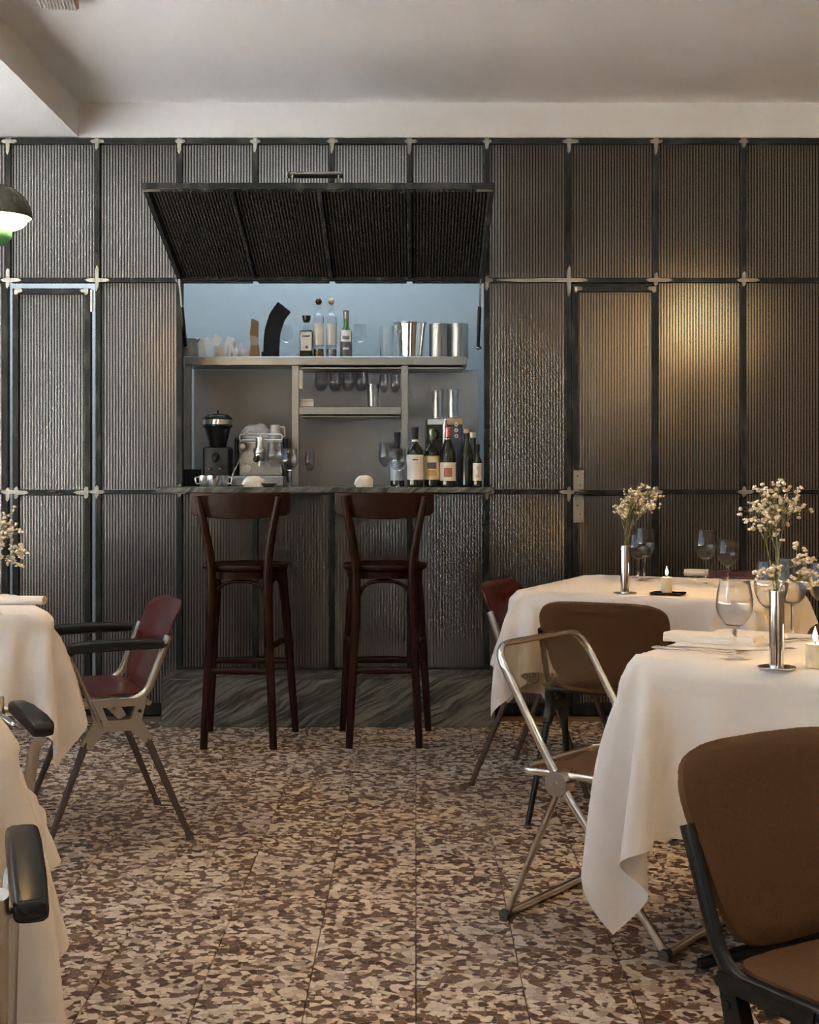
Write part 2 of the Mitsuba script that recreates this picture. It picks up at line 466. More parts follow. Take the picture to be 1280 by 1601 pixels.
WB = claim('wall_back'); labels[WB] = {'kind': 'structure', 'label': 'dark wall of ribbed translucent panels in a black steel grid'}
cols = [X(p) for p in (-260, -122, 13, 152, 281, 399, 519, 640, 761, 889, 1025, 1162, 1300, 1437, 1570)]
ZT, ZM, ZL, ZK = 2.846, 2.158, 1.108, 0.045
PW, PD = 0.028, 0.04           # post width, depth
seed = 100
def bay(x0, x1, z0, z1, parent=WB, m=0.012):
    global seed
    seed += 1
    mesh = flute_panel(x0 + m, x1 - m, z0 + m, z1 - m, seed)
    mesh.apply_translation((0, YW + 0.012, 0))
    return part(parent, 'panel', mesh, 'polycarbonate', True)
def bar(x0, x1, z0, z1, name, parent=WB, y0=YW - 0.008, d=PD):
    return part(parent, name, box(x0, x1, y0, y0 + d, z0, z1, 0.002), 'steel_frame', False)
DL0, DL1 = X(20), X(142)       # leaf of door_1
DR0, DR1 = X(894), X(1028)     # leaf of door_2
for i in range(len(cols) - 1):
    x0, x1 = cols[i], cols[i + 1]
    bay(x0, x1, ZM, ZT)
    niche = 4 <= i < 8
    if not niche and i not in (2, 9): bay(x0, x1, ZL, ZM)
    if i not in (2, 9): bay(x0, x1, ZK if not niche else 0.20, ZL)
for i, x in enumerate(cols):
    inner = i in (5, 6, 7)
    bar(x - PW / 2, x + PW / 2, ZM, ZT, 'post')
    x = X(8.5) if i == 2 else X(154) if i == 3 else x
    if not inner: bar(x - PW / 2, x + PW / 2, ZL, ZM - 0.0005, 'post')
    bar(x - PW / 2, x + PW / 2, ZK if not (4 <= i <= 8) else 0.19, ZL - 0.0005, 'post')
for i in range(len(cols) - 1):
    x0, x1 = cols[i] + PW / 2, cols[i + 1] - PW / 2
    bar(x0, x1, ZT - 0.012, ZT + 0.018, 'rail')
    bar(x0, x1, ZM - 0.012, ZM + 0.012, 'rail')
    if i not in (2, 9): bar(x0, x1, ZL - 0.012, ZL + 0.010, 'rail')
    bar(x0, x1, ZK - 0.045 if not 4 <= i < 8 else 0.19, ZK + 0.012 if not 4 <= i < 8 else 0.235, 'rail', y0=YW - 0.01)

# bare metal cross plates left where the grid was welded
def cross(cx, cz, arms, w=0.0085):
    """arms: lengths left, right, up, down of tapering tongues"""
    l, r_, u, d = arms
    pts = [(-w, -w)]
    if d > 0: pts += [(-w * .9, -d * .8), (-w * .2, -d), (w * .8, -d * .7)]
    pts += [(w, -w)]
    if r_ > 0: pts += [(r_ * .7, -w * .9), (r_, -w * .1), (r_ * .85, w * .8)]
    pts += [(w, w)]
    if u > 0: pts += [(w * .8, u * .85), (w * .1, u), (-w * .9, u * .7)]
    pts += [(-w, w)]
    if l > 0: pts += [(-l * .8, w * .7), (-l, w * .1), (-l * .7, -w * .9)]
    m = extrude(sg.Polygon(pts).buffer(0.0015), 0.0025, 'xz', YW - 0.0125)
    m.apply_translation((cx, 0, cz)); return m
rr = random.Random(4)
for i, x in enumerate(cols):
    u = lambda a, b: rr.uniform(a, b)
    part(WB, 'weld_plate', cross(x, ZT + 0.0, (u(.02, .035), u(.02, .05), 0.016, u(.03, .07))), 'bare_metal', False)
    if i in (5, 6, 7): continue
    if i == 9: arms = (.36, .09, .07, .08)
    else: arms = (u(.03, .06), u(.03, .09), u(.02, .08), u(.02, .06))
    if i in (4, 8): arms = (u(.01, .03), .0, .02, .02) if i == 4 else (.0, .03, .02, .05)
    part(WB, 'weld_plate', cross(x, ZM, arms), 'bare_metal', False)
    part(WB, 'weld_plate', cross(x, ZL, (u(.03, .05), u(.03, .05), u(.02, .04), u(.02, .05))), 'bare_metal', False)

def door(name, x0, x1, ztop, rail_z, label):
    k = claim(name); labels[k] = {'kind': 'structure', 'label': label}
    w = 0.030
    bay(x0 + w * .6, x1 - w * .6, rail_z, ztop - .02, k, .0)
    bay(x0 + w * .6, x1 - w * .6, 0.05, rail_z, k, .0)
    for a in (x0, x1 - w): bar(a, a + w, 0.02, ztop, 'stile', k)
    for a, b in ((ztop - .028, ztop), (rail_z - .014, rail_z + .014), (0.02, 0.06)): bar(x0 + w, x1 - w, a, b, 'rail', k)
    for a in (x0 + .02, x1 - .02):
        part(k, 'weld_plate', cross(a, ztop - .012, (.03 if a > x0 + .1 else .0, .03 if a < x0 + .1 else .0, .0, .02), .009), 'bare_metal', False)
        part(k, 'weld_plate', cross(a, rail_z, (.06 if a > x0 + .1 else .0, .06 if a < x0 + .1 else .0, .03, .03), .010), 'bare_metal', False)
    return k
d1 = door('door_1', DL0, DL1, 2.118, ZL - .004, 'ribbed panel door in a black frame with light showing through its gap')
part(d1, 'hinge', box(DL1 + .001, DL1 + .014, YW - .02, YW - .004, 2.00, 2.11, .002), 'porcelain', False)
d2 = door('door_2', DR0, DR1, 2.128, ZL - .006, 'ribbed panel door in a black frame with two bare metal lock plates')
for z0, z1, nm in ((1.118, 1.215, 'lock_plate'), (0.955, 1.086, 'lock_plate')):
    kk = part(d2, nm, box(X(895.5), X(912), YW - .014, YW - .008, z0, z1, .001), 'bare_metal', False)
    part(kk, 'keyhole', extrude(sg.Point(0, 0).buffer(0.004), 0.0015, 'xz', YW - .0155).apply_translation((X(902), 0, (z0 + z1) / 2 + .02)), 'black_matte', False)
    part(kk, 'screw', extrude(sg.Point(0, 0).buffer(0.003), 0.0015, 'xz', YW - .0155).apply_translation((X(906), 0, (z0 + z1) / 2 - .025)), 'steel_frame', False)
part(d2, 'door_handle', join(tube(fillet([(X(899), YW - .01, 1.102), (X(899), YW - .055, 1.102), (X(924), YW - .055, 1.100)], .02), .008, 10)), 'black_plastic', 70)

# ------------------------------------------------------------------ bar: counter top, plinth, flap, shelf
NX0, NX1 = X(281), X(761)
ctop = 1.134
single('bar_counter', mikit.ply(box(NX0 - 0.045, NX1 + 0.015, 6.30, 7.12, ctop - .026, ctop, .003), 'granite', False),
       'polished dark granite bar counter top running across the wall opening', 'counter')
single('bar_plinth', mikit.ply(box(NX0 - 0.03, NX1 + 0.02, 6.345, 6.655, 0.0, 0.228, .003), 'granite', False),
       'veined dark granite step on the floor under the bar front', 'plinth')

struct('bar_front_backing', join(box(NX0 + .01, NX1 - .01, 6.76, 6.78, 0.0, ctop - .03), box(X(160), NX0, 6.76, 6.78, 0, ctop - .03)), 'dark_paint')
flap = thing('bar_flap', 'large raised flap of dark ribbed panels propped open above the bar opening', 'flap')
hy, hz, fy, fz = YW - 0.035, 2.160, 5.77, 2.436
L = math.hypot(hy - fy, fz - hz); fa = math.degrees(math.atan2(fz - hz, hy - fy))
# local frame: x along the hinge, z down the flap from hinge (0) to free edge (L) ; y = outer(+)/inner(-) side
FM = T4([[1, 0, 0, 0], [0, (fz - hz) / L, -(hy - fy) / L, hy], [0, (hy - fy) / L, (fz - hz) / L, hz], [0, 0, 0, 1]])
def fpart(name, mesh, b, smooth=False, **k): return part(flap, name, mesh, b, smooth, M=FM, **k)
fx0, fx1 = NX0 - 0.004, NX1 - 0.016
fw = 0.022
fpart('frame', join(box(fx0, fx0 + fw, -.015, .015, 0, L, .002), box(fx1 - fw, fx1, -.015, .015, 0, L, .002),
                    box(fx0, fx1, -.015, .015, 0, fw, .002), box(fx0, fx1, -.015, .015, L - .03, L, .002)), 'steel_frame')
mx = [fx0 + fw, cols[5], cols[6], cols[7], fx1 - fw]
for a, b in zip(mx[:-1], mx[1:]):
    seed += 1
    pm = flute_panel(a, b, fw, L - .03, seed)
    fpart('panel', pm, 'shaded_polycarbonate', True)
for a in mx[1:-1]: fpart('mullion', box(a - .008, a + .008, -.012, .012, fw, L - .03, .002), 'steel_frame')
for a, s in ((fx0 + .002, 1), (fx1 - .002, -1)):
    fpart('corner_plate', join(box(min(a, a + s * .075), max(a, a + s * .075), -.018, -.0152, L - .022, L - .006)), 'bare_metal')
for a, s in ((fx0 + .018, 1), (fx1 - .020, -1)):
    p0 = np.array([a, YW - 0.10, 2.150]); p1 = np.array([a + .006 * s, YW + 0.055, 1.83])
    st = part(flap, 'gas_strut', tube([p0, p0 * .55 + p1 * .45], .0045, 8), 'chrome', 70)
    part(st, 'cylinder', tube([p0 * .6 + p1 * .4, p1], .0095, 10), 'black_plastic', 70)
    part(st, 'end_fitting', hull_spheres([(*p1, .012), (p1[0] + .01 * -s, p1[1], p1[2], .010)]), 'brushed_steel', 70)
hk = fpart('handle', box(X(449) * .87, X(537) * .87, .045, .060, L - .02, L + .018, .003), 'brushed_steel', label='flat steel pull handle on two studs')
for p in (458, 530):
    part(hk, 'stud', tube([(X(p) * .87, .015, L - .008), (X(p) * .87, .047, L - .008)], .007, 10), 'brushed_steel', 30, M=FM)

# steel shelf unit in the niche
SY = 7.05
def S(px, D=SY): return (px - CX) / FOC * D
def Z(py, D=SY): return EYE - (py - HORIZON) / FOC * D
shelf = thing('steel_shelf_unit', 'brushed steel shelf unit standing behind the bar counter', 'shelf')
def sbox(name, px0, px1, py0, py1, y0=SY, d=0.30, b=.002, m='brushed_steel'):
    return part(shelf, name, box(S(px0), S(px1), y0, y0 + d, Z(py1), Z(py0), b), m, False)
sbox('top_shelf', 288, 730, 557.5, 571)
sbox('shelf_lip', 468, 724, 573, 576.5, SY + .03, .26)
sbox('middle_shelf', 467, 627, 636, 648)
sbox('shelf_lip', 470, 626, 649.5, 652, SY + .03, .26)
for a, b in ((287, 298), (455.5, 467), (627, 638)):
    part(shelf, 'upright', box(S(a), S(b), SY + .002, SY + .035, ctop, Z(571.2), .002), 'brushed_steel', False)
part(shelf, 'switch_plate', box(S(467.5), S(473), SY - .004, SY + .02, Z(608), Z(579), .002), 'napkin_linen', False, label='small pale switch plate')
part(shelf, 'back_panel', box(S(288), S(752), SY + .305, SY + .315, 0.6, Z(571), .001), 'grey_panel', False, label='matt grey back panel')
single('work_counter', mikit.ply(box(S(288), S(752), 7.125, SY + .30, ctop - .03, ctop - .002, .002), 'brushed_steel', False),
       'narrow steel worktop behind the granite bar counter', 'worktop')

# ------------------------------------------------------------------ things at the bar
def glassware(h, w, stem, kind='wine'):
    """bowl and stem profiles (closed walls), height h, widest diameter w"""
    t = 0.0013; R = w / 2
    if kind == 'tumbler':
        pr = [(0, 0), (R * .82, 0), (R * .85, .002), (R, h), (R - t, h), (R * .85 - t, .006), (0, .006)]
        return Kit().add('body', lathe(pr, 24), 'glass', 40)
    zb = stem
    bh = h - zb
    out = [(0.0035, zb), (0.008, zb + .003), (R * .42, zb + bh * .07), (R * .76, zb + bh * .20), (R * .95, zb + bh * .36), (R, zb + bh * .47), (R * .975, zb + bh * .64), (R * .90, zb + bh * .83), (R * .82, h)]
    q = np.array(out)
    from scipy.interpolate import CubicSpline
    s = np.r_[0, np.cumsum(np.hypot(*np.diff(q, axis=0).T))]
    cs = CubicSpline(s, q); o = cs(np.linspace(0, s[-1], 16))
    inn = o[::-1].copy(); inn[:, 0] = np.maximum(inn[:, 0] - t, 0.0); inn[-1] = (0, zb + .010); inn[-2][1] += .004; inn[-2][0] *= .8
    k = Kit().add('bowl', lathe([(0, zb)] + [tuple(p) for p in o] + [tuple(p) for p in inn], 32), 'glass', 40)
    k.add('foot', lathe([(R * .86, .0004), (R * .86, .0014), (R * .5, .003), (.0062, .008)], 24), 'pane', True)
    st = [(0, .0004), (.006, .0004), (.006, .009), (.0036, .018), (.0034, zb * .6), (.0042, zb - .006), (.0045, zb - .0002), (0, zb - .0002)]
    k.add('stem', lathe(st, 20), 'glass', 40)
    return k
G_TALL, G_MID, G_SMALL = glassware(.215, .084, .090), glassware(.182, .080, .074), glassware(.186, .086, .072)
G_BAR, G_FLUTE = glassware(.190, .074, .082), glassware(.180, .052, .075)
TUMBLER, TUMBLER_L = glassware(.125, .066, 0, 'tumbler'), glassware(.150, .062, 0, 'tumbler')

def prof_spline(pts, n=24):
    from scipy.interpolate import PchipInterpolator
    q = np.array(pts, float); s = np.r_[0, np.cumsum(np.hypot(*np.diff(q, axis=0).T))]
    return PchipInterpolator(s, q)(np.linspace(0, s[-1], n))

def bottle(H, R, body, cap, shoulder=0.62, neck=0.0135, label=None, foil=None, foil_frac=.20, style='bordeaux', neck_label=None, panels=()):
    """body / cap: BSDFs; label: (z0, z1, bsdf); panels: (z0, z1, half angle, bsdf) on the label front"""
    k = Kit()
    zs = H * shoulder
    if style == 'burgundy': core = [(R, zs * .82), (R * .93, zs * .95), (R * .62, zs * 1.14), (neck * 1.25, H * .80), (neck, H * .86)]
    else: core = [(R, zs * .95), (R * .96, zs), (R * .70, zs * 1.09), (neck * 1.2, zs * 1.16), (neck, zs * 1.22)]
    pr = [(0, .004), (R * .8, .0), (R * .97, .004), (R, .012)] + core + [(neck, H - .012), (neck * 1.12, H - .011), (neck * 1.12, H - .002), (0, H - .002)]
    k.add('body', lathe(pr, 28), body, 35)
    if foil:
        z0 = H * (1 - foil_frac)
        k.add('capsule', lathe([(0, H + .001), (neck * 1.12, H + .001), (neck * 1.18, H - .003), (neck * 1.18, H - .014), (neck * 1.07, H - .018), (neck * 1.09, z0), (neck * .9, z0)], 24), foil, 35)
    elif cap:
        k.add('stopper', lathe([(0, H + .022), (neck * .8, H + .021), (neck * 1.0, H + .016), (neck * 1.0, H - .001), (0, H - .001)], 20), cap, 35)
    def wrap(z0, z1, b, rad=R + .0006, half=math.pi * .62, name='label'):
        th = np.linspace(-half, half, 25) - math.pi / 2
        o = np.array([(rad * math.cos(t), rad * math.sin(t)) for t in th]); i = o * (rad - .0008) / rad
        n = len(th); V = np.vstack([np.c_[o, np.full(n, z0)], np.c_[o, np.full(n, z1)], np.c_[i, np.full(n, z0)], np.c_[i, np.full(n, z1)]])
        Fs = []
        for a in range(n - 1):
            Fs += [(a, a + 1, n + a + 1), (a, n + a + 1, n + a), (2 * n + a, 3 * n + a + 1, 2 * n + a + 1), (2 * n + a, 3 * n + a, 3 * n + a + 1),
                   (n + a, n + a + 1, 3 * n + a + 1), (n + a, 3 * n + a + 1, 3 * n + a), (a, 2 * n + a + 1, a + 1), (a, 2 * n + a, 2 * n + a + 1)]
        k.add(name, trimesh.Trimesh(V, np.array(Fs), process=False), b, 35)
    if label: wrap(*label)
    for z0, z1, half, b in panels: wrap(z0, z1, b, R + .0012, half, 'label__print')
    if neck_label: wrap(neck_label[0], neck_label[1], neck_label[2], neck * 1.22, math.pi * .9, 'neck_label')
    return k

CZ = ctop
def cplace(kit, name, px, D, label, cat, group=None, z=None, deg=0, s=1.0):
    x = (px - CX) / FOC * D
    return kit.place(name, label, cat, T4().translate([x, D, (CZ if z is None else z)]).rotate([0, 0, 1], deg).scale([s, s, s]), group)

# wine bottles at the right end of the counter
cplace(bottle(.285, .0385, 'dark_bottle', None, label=(.035, .155, 'paper_white'), foil='black_matte', neck_label=(.218, .228, 'paper_white'), panels=[(.128, .134, .35, 'label_dark'), (.110, .113, .28, 'vent_grey')]),
       'wine_bottle', 649, 6.45, 'dark wine bottle with the largest plain white label on the counter', 'bottle')
cplace(bottle(.283, .0375, 'dark_bottle', None, label=(.035, .150, 'label_yellow'), foil='green_bottle', panels=[(.088, .118, .60, 'label_dark'), (.118, .146, .60, 'label_cream'), (.052, .082, .60, 'label_gold')]),
       'wine_bottle', 675, 6.50, 'dark wine bottle with a yellow label showing a hillside, on the bar counter', 'bottle')
cplace(bottle(.286, .038, 'dark_bottle', None, label=(.030, .118, 'paper_white'), foil='foil_red', style='burgundy', neck_label=(.222, .234, 'paper_white'), panels=[(.048, .092, .52, 'label_red')]),
       'wine_bottle', 700, 6.48, 'dark wine bottle with a red neck capsule and a white label with a red square', 'bottle')
cplace(bottle(.262, .034, 'dark_bottle', 'cork', style='burgundy'), 'wine_bottle', 729, 6.52, 'unlabelled dark green wine bottle with bare neck on the bar counter', 'bottle')
cplace(bottle(.205, .0215, 'dark_bottle', None, neck=.0105, label=(.03, .115, 'label_cream'), foil='black_matte', panels=[(.045, .058, .4, 'vent_tan'), (.082, .100, .3, 'vent_grey')]),
       'wine_bottle', 746, 6.45, 'smallest slim dark bottle with a narrow cream label, right end of the counter', 'bottle')
cplace(bottle(.270, .030, 'dark_bottle', None, foil='paper_white', foil_frac=.10), 'wine_bottle', 739.5, 6.72, 'dark bottle with a white cap behind the slim bottle with cream label', 'bottle')
cplace(bottle(.270, .034, 'dark_bottle', None, foil='black_matte', label=(.03, .13, 'pale_blue')), 'wine_bottle', 621, 6.68, 'dark bottle with black capsule behind the pair of glasses on the counter', 'bottle')
# stemware on the counter
cplace(G_TALL, 'wine_glass', 430, 6.42, 'taller wine glass in front of the espresso machine', 'wine glass')
cplace(G_MID, 'wine_glass', 453, 6.345, 'shorter wine glass standing right of the taller one before the espresso machine', 'wine glass')
cplace(G_TALL, 'wine_glass', 605, 6.50, 'tall wine glass left of the wine bottles on the counter', 'wine glass')
cplace(G_MID, 'wine_glass', 623, 6.365, 'shorter wine glass between the tall glass and the white labelled bottle', 'wine glass')
cplace(G_FLUTE, 'wine_glass', 484, 7.0, 'small stemmed glass alone on the worktop under the middle shelf', 'wine glass')

def crumple(w, d, h, seed):
    m = trimesh.creation.icosphere(subdivisions=4)
    v = m.vertices.copy()
    v = np.sign(v) * np.abs(v) ** 0.85
    f = meshkit.fbm(v * 2.2 + seed * 3.1, 3, seed) - .5
    v *= (1 + .45 * f)[:, None]
    v[:, 2] = np.maximum(v[:, 2], -.55)
    v = (v - [0, 0, v[:, 2].min()]) * [w / 2, d / 2, h / 1.5]
    m.vertices = v; return m
cplace(Kit().add('cloth', crumple(.105, .06, .05, 1), 'napkin_linen', True), 'crumpled_napkin', 397, 6.40, 'crumpled white napkin in front of the espresso machine on the counter', 'napkin')
cplace(Kit().add('cloth', crumple(.085, .06, .055, 2), 'napkin_linen', True), 'crumpled_napkin', 569, 6.40, 'crumpled white napkin alone near the middle of the counter', 'napkin')
cplace(Kit().add('body', lathe(prof_spline([(0, 0), (.028, 0), (.045, .012), (.050, .018), (.046, .017), (.026, .006), (0, .005)], 20), 28), 'brushed_steel', 40),
       'ashtray_dish', 417, 6.42, 'small shallow metal dish beside the crumpled napkin on the counter', 'dish')

# grinder
k = Kit()
k.add('body', box(-.075, .075, -.08, .10, 0.0, .225, .012), 'black_plastic', 70)
k.add('hopper', lathe([(0, .225), (.046, .225), (.050, .24), (.072, .325), (.074, .335), (0, .335)], 28), 'black_lacquer', 70)
k.add('collar', lathe([(0, .335), (.079, .335), (.082, .342), (.082, .388), (.076, .396), (0, .396)], 28), 'black_lacquer', 70)
k.add('collar__band', lathe([(.0815, .352), (.0832, .352), (.0832, .380), (.0815, .380), (.0815, .352)], 28), 'chrome', 70)
k.add('lid', lathe([(0, .397), (.070, .397), (.062, .408), (.02, .414), (0, .414)], 28), 'black_plastic', 70)
k.add('lid__knob', lathe([(0, .412), (.005, .412), (.006, .432), (0, .434)], 12), 'black_plastic', 70)
k.add('spout', hull_spheres([(0, -.075, .17, .022), (0, -.12, .15, .016)]), 'black_plastic', True)
k.add('portafilter_fork', join(tube([(-.03, -.075, .10), (-.03, -.13, .10)], .005, 8), tube([(.03, -.075, .10), (.03, -.13, .10)], .005, 8)), 'chrome', 70)
cplace(k, 'coffee_grinder', 340.5, 6.93, 'black coffee grinder with round hopper beside the espresso machine', 'coffee grinder', s=.90)

# espresso machine
k = Kit()
k.add('body', box(-.115, .115, .0, .20, .03, .235, .006), 'brushed_steel', False)
k.add('side_panel', box(-.135, -.1155, -.01, .205, .02, .25, .006), 'black_lacquer', False)
k.add('side_panel', box(.1155, .140, -.01, .205, .02, .25, .006), 'black_lacquer', False)
k.add('front_rail', tube([(-.11, -.006, .236), (.11, -.006, .236)], .005, 8), 'chrome', 70)
k.add('drip_tray', box(-.135, .135, -.16, .0, .0, .052, .005), 'brushed_steel', False)
k.add('drip_tray__grille', join(*[box(-.12, .12, -.15 + i * .018, -.142 + i * .018, .052, .055) for i in range(8)]), 'black_matte', False)
k.add('group_head', join(lathe([(0, .165), (.030, .165), (.032, .172), (.032, .190), (.020, .198), (.020, .245), (.014, .252), (0, .252)], 24, (0, -.055, 0)), tube([(0, .0, .21), (0, -.05, .21)], .018, 14)), 'chrome', 70)
k.add('portafilter', join(lathe([(0, .130), (.022, .132), (.031, .145), (.031, .164), (0, .164)], 24, (0, -.055, 0)), tube([(0, -.085, .15), (0, -.12, .147)], .007, 10), tube([(0, -.055, .131), (0, -.06, .10)], .007, 10)), 'chrome', 70)
k.add('portafilter__grip', hull_spheres([(0, -.12, .147, .012), (.0, -.20, .135, .015)]), 'black_plastic', True)
for sx in (-1, 1):
    k.add('steam_knob', tube([(sx * .088, .0, .205), (sx * .088, -.045, .205)], .024, 20), 'black_plastic', 40)
    k.add('steam_knob__cap', tube([(sx * .088, -.045, .205), (sx * .088, -.050, .205)], .014, 16), 'chrome', 40)
k.add('steam_wand', tube(fillet([(-.098, -.02, .185), (-.105, -.05, .13), (-.135, -.08, .06), (-.14, -.085, .035)], .03), .0045, 8), 'chrome', 70)
k.add('water_wand', tube(fillet([(.10, -.02, .185), (.105, -.05, .13), (.118, -.08, .07)], .03), .0045, 8), 'chrome', 70)
k.add('pressure_gauge', tube([(-.07, -.001, .09), (-.07, -.012, .09)], .022, 20), 'porcelain', 40)
k.add('cup_rail', tube(fillet([(-.11, .01, .24), (-.11, .01, .268), (.11, .01, .268), (.11, .01, .24)], .015), .004, 8), 'chrome', 70)
cplace(k, 'espresso_machine', 407.5, 6.95, 'steel espresso machine with black sides standing behind the counter', 'espresso machine')
# cloths and a cup on top of it
ztop = CZ + .262
k = Kit().add('cloth', crumple(.16, .10, .085, 5), 'vent_grey', True)
cplace(k, 'cleaning_cloth', 402, 7.06, 'crumpled pale grey cloth on top of the espresso machine', 'cloth', z=CZ + .236)
k = Kit().add('body', lathe(prof_spline([(0, 0), (.03, 0), (.032, .02), (.026, .06), (.024, .085), (.020, .083), (.024, .02), (0, .01)], 24), 24), 'vent_grey', 40)
k.add('handle', tube(fillet([(.022, 0, .07), (.05, 0, .075), (.05, 0, .02), (.028, 0, .02)], .02), .005, 8), 'vent_grey', 70)
cplace(k, 'milk_pitcher', 430, 7.03, 'grey pitcher on the right of the espresso machine top', 'pitcher', z=CZ + .236)

# cups, tampers and dark knock box by the grinder
k = Kit().add('body', lathe(rounded([(0, 0), (.055, 0), (.058, .085), (.050, .088), (.050, .02), (0, .02)], .004), 24), 'black_matte', 40)
k.add('knock_bar', tube([(-.052, 0, .075), (.052, 0, .075)], .007, 10), 'black_plastic', 70)
cplace(k, 'knock_box', 297, 6.85, 'round matt black knock box at the left end of the counter', 'knock box')
CUP = Kit().add('body', lathe(prof_spline([(0, 0), (.022, 0), (.030, .02), (.034, .055), (.031, .055), (.026, .02), (0, .006)], 20), 24), 'chrome', 40)
CUP.add('handle', tube(fillet([(.031, 0, .046), (.052, 0, .046), (.046, 0, .014), (.028, 0, .016)], .012), .0035, 8), 'chrome', 70)
for px, D, deg, lab in ((321, 6.62, 200, 'steel espresso cup, leftmost of the three before the grinder'), (334, 6.49, 60, 'steel espresso cup, middle of the three before the grinder'), (348, 6.64, -20, 'steel espresso cup, rightmost of the three before the grinder')):
    cplace(CUP, 'espresso_cup', px, D, lab, 'cup', 'steel cups before the grinder', deg=deg)

# right: two dispensers with jars on top
k = Kit().add('body', box(-.045, .045, -.05, .06, 0, .29, .006), 'black_plastic', False)
k.add('label_strip', box(-.036, .036, -.0525, -.0501, .265, .288, .0008), 'pale_blue', False)
k.add('tap', hull_spheres([(0, -.05, .23, .012), (0, -.08, .21, .010)]), 'black_lacquer', True)
cplace(k, 'water_dispenser', 681, 6.86, 'black box dispenser with a pale label strip behind the wine bottles', 'dispenser', s=1.18)
k = Kit().add('body', box(-.040, .040, -.05, .06, 0, .31, .006), 'blue_plastic', False)
k.add('top_plate', box(-.043, .043, -.054, .064, .311, .345, .004), 'tan_box', False)
for i in range(3):
    k.add('button', tube([(.008, -.05, .225 + i * .029 + .03), (.008, -.0545, .225 + i * .029 + .03)], .0105, 18), 'porcelain', 40)
    k.add('button__dot', tube([(.008, -.0545, .225 + i * .029 + .03), (.008, -.056, .225 + i * .029 + .03)], .004, 12), 'blue_plastic', 40)
cplace(k, 'water_dispenser', 710, 6.86, 'dark blue dispenser with three round white buttons behind the wine bottles', 'dispenser')
cplace(TUMBLER_L, 'drinking_glass', 684, 6.86, 'tall drinking glass standing on the black box dispenser', 'glass', z=CZ + .29 * 1.18)
cplace(TUMBLER_L, 'drinking_glass', 708, 6.86, 'tall drinking glass standing on the blue dispenser', 'glass', z=CZ + .345)
k = Kit().add('body', lathe([(0, 0), (.020, 0), (.020, .004), (.015, .008), (.015, .315), (0, .315)], 16), 'brushed_steel', 70)
k.add('nozzle', tube(fillet([(0, 0, .314), (0, 0, .335), (0, -.03, .335)], .01), .004, 8), 'chrome', 70)
cplace(k, 'steel_pump', 695.5, 6.74, 'slim upright steel pump between the two dispensers', 'pump')

# middle shelf stemware
zm = Z(635.6)
for i, px in enumerate((502, 523.5, 544, 565)):
    cplace(G_BAR, 'wine_glass', px, 7.17, f'round wine glass, {("first", "second", "third", "fourth")[i]} from the left on the middle shelf', 'wine glass', 'wine glasses on the middle shelf', z=zm)
for i, px in enumerate((600, 617.5)):
    cplace(G_FLUTE, 'wine_glass', px, 7.17, ('slim stemmed glass beside the tumbler on the middle shelf', 'slim stemmed glass at the right end of the middle shelf')[i], 'wine glass', 'wine glasses on the middle shelf', z=zm)
cplace(TUMBLER, 'drinking_glass', 583, 7.15, 'straight tumbler between the stemmed glasses on the middle shelf', 'glass', z=zm)
k = Kit().add('body', box(-.036, .036, -.03, .03, 0, .030, .004), 'paper_white', False)
k.add('lid', box(-.034, .034, -.028, .028, .0305, .042, .005), 'paper_white', False)
cplace(k, 'white_box', 481, 7.12, 'low white box at the left end of the middle shelf', 'box', z=zm)

# top shelf
zt = Z(557.2)
def tplace(kit, name, px, label, cat, D=7.18, group=None, deg=0, s=1.0): return cplace(kit, name, px, D, label, cat, group, z=zt, deg=deg, s=s)
k = Kit().add('body', lathe(prof_spline([(0, 0), (.040, 0), (.048, .03), (.044, .075), (.040, .105), (.037, .105), (.044, .03), (0, .006)], 24), 28), 'brushed_steel', 40)
k.add('handle', tube(fillet([(-.04, 0, .09), (-.075, 0, .09), (-.07, 0, .03), (-.045, 0, .03)], .02), .005, 8), 'brushed_steel', 70)
k.add('spout', hull_spheres([(.040, 0, .095, .010), (.055, 0, .106, .004)]), 'brushed_steel', True)
tplace(k, 'steel_jug', 296, 'round steel milk jug at the left end of the top shelf', 'jug')
k = Kit().add('body', lathe(prof_spline([(0, 0), (.028, 0), (.040, .03), (.043, .065), (.040, .065), (.036, .03), (0, .006)], 20), 26), 'porcelain', 40)
tplace(k, 'sugar_bowl', 345, 'white porcelain bowl on the top shelf', 'bowl')
for i, (px, ang, h, dd) in enumerate(((319, -18, .11, .02), (327, 24, .125, .05), (336, -30, .115, .06), (352, 14, .12, .07))):
    c = box(-.022, .022, -.0012, .0012, 0, h, .0005)
    c.apply_transform(trimesh.transformations.rotation_matrix(math.radians(ang), [0, 1, 0])); c.apply_translation((0, 0, -c.vertices[:, 2].min()))
    tplace(Kit().add('sheet', c, 'paper_white', False), 'paper_card', px, ('white card leaning at the far left beside the porcelain bowl', 'white card tilted right behind the porcelain bowl', 'white card tilted left behind the porcelain bowl', 'white card upright behind the right edge of the porcelain bowl')[i], 'card', 7.19 + dd, 'cards on the top shelf')
k = Kit().add('body', lathe(prof_spline([(0, 0), (.018, 0), (.022, .03), (.014, .055), (.019, .080), (.017, .080), (.012, .055), (0, .01)], 20), 20), 'porcelain', 40)
tplace(k, 'cream_pitcher', 367, 'small white creamer beside the porcelain bowl', 'creamer')
k = Kit().add('body', lathe(prof_spline([(0, 0), (.022, 0), (.027, .02), (.029, .045), (.026, .045), (.024, .02), (0, .006)], 20), 20), 'porcelain', 40)
k.add('spoon', tube([(.0, 0, .02), (-.012, 0, .085)], .0035, 8), 'porcelain', 70)
tplace(k, 'white_cup', 381, 'small white cup holding a spoon beside the wooden brush', 'cup')
def slab(poly, t, y0=0.0): return extrude(poly, t, 'xz', y0)
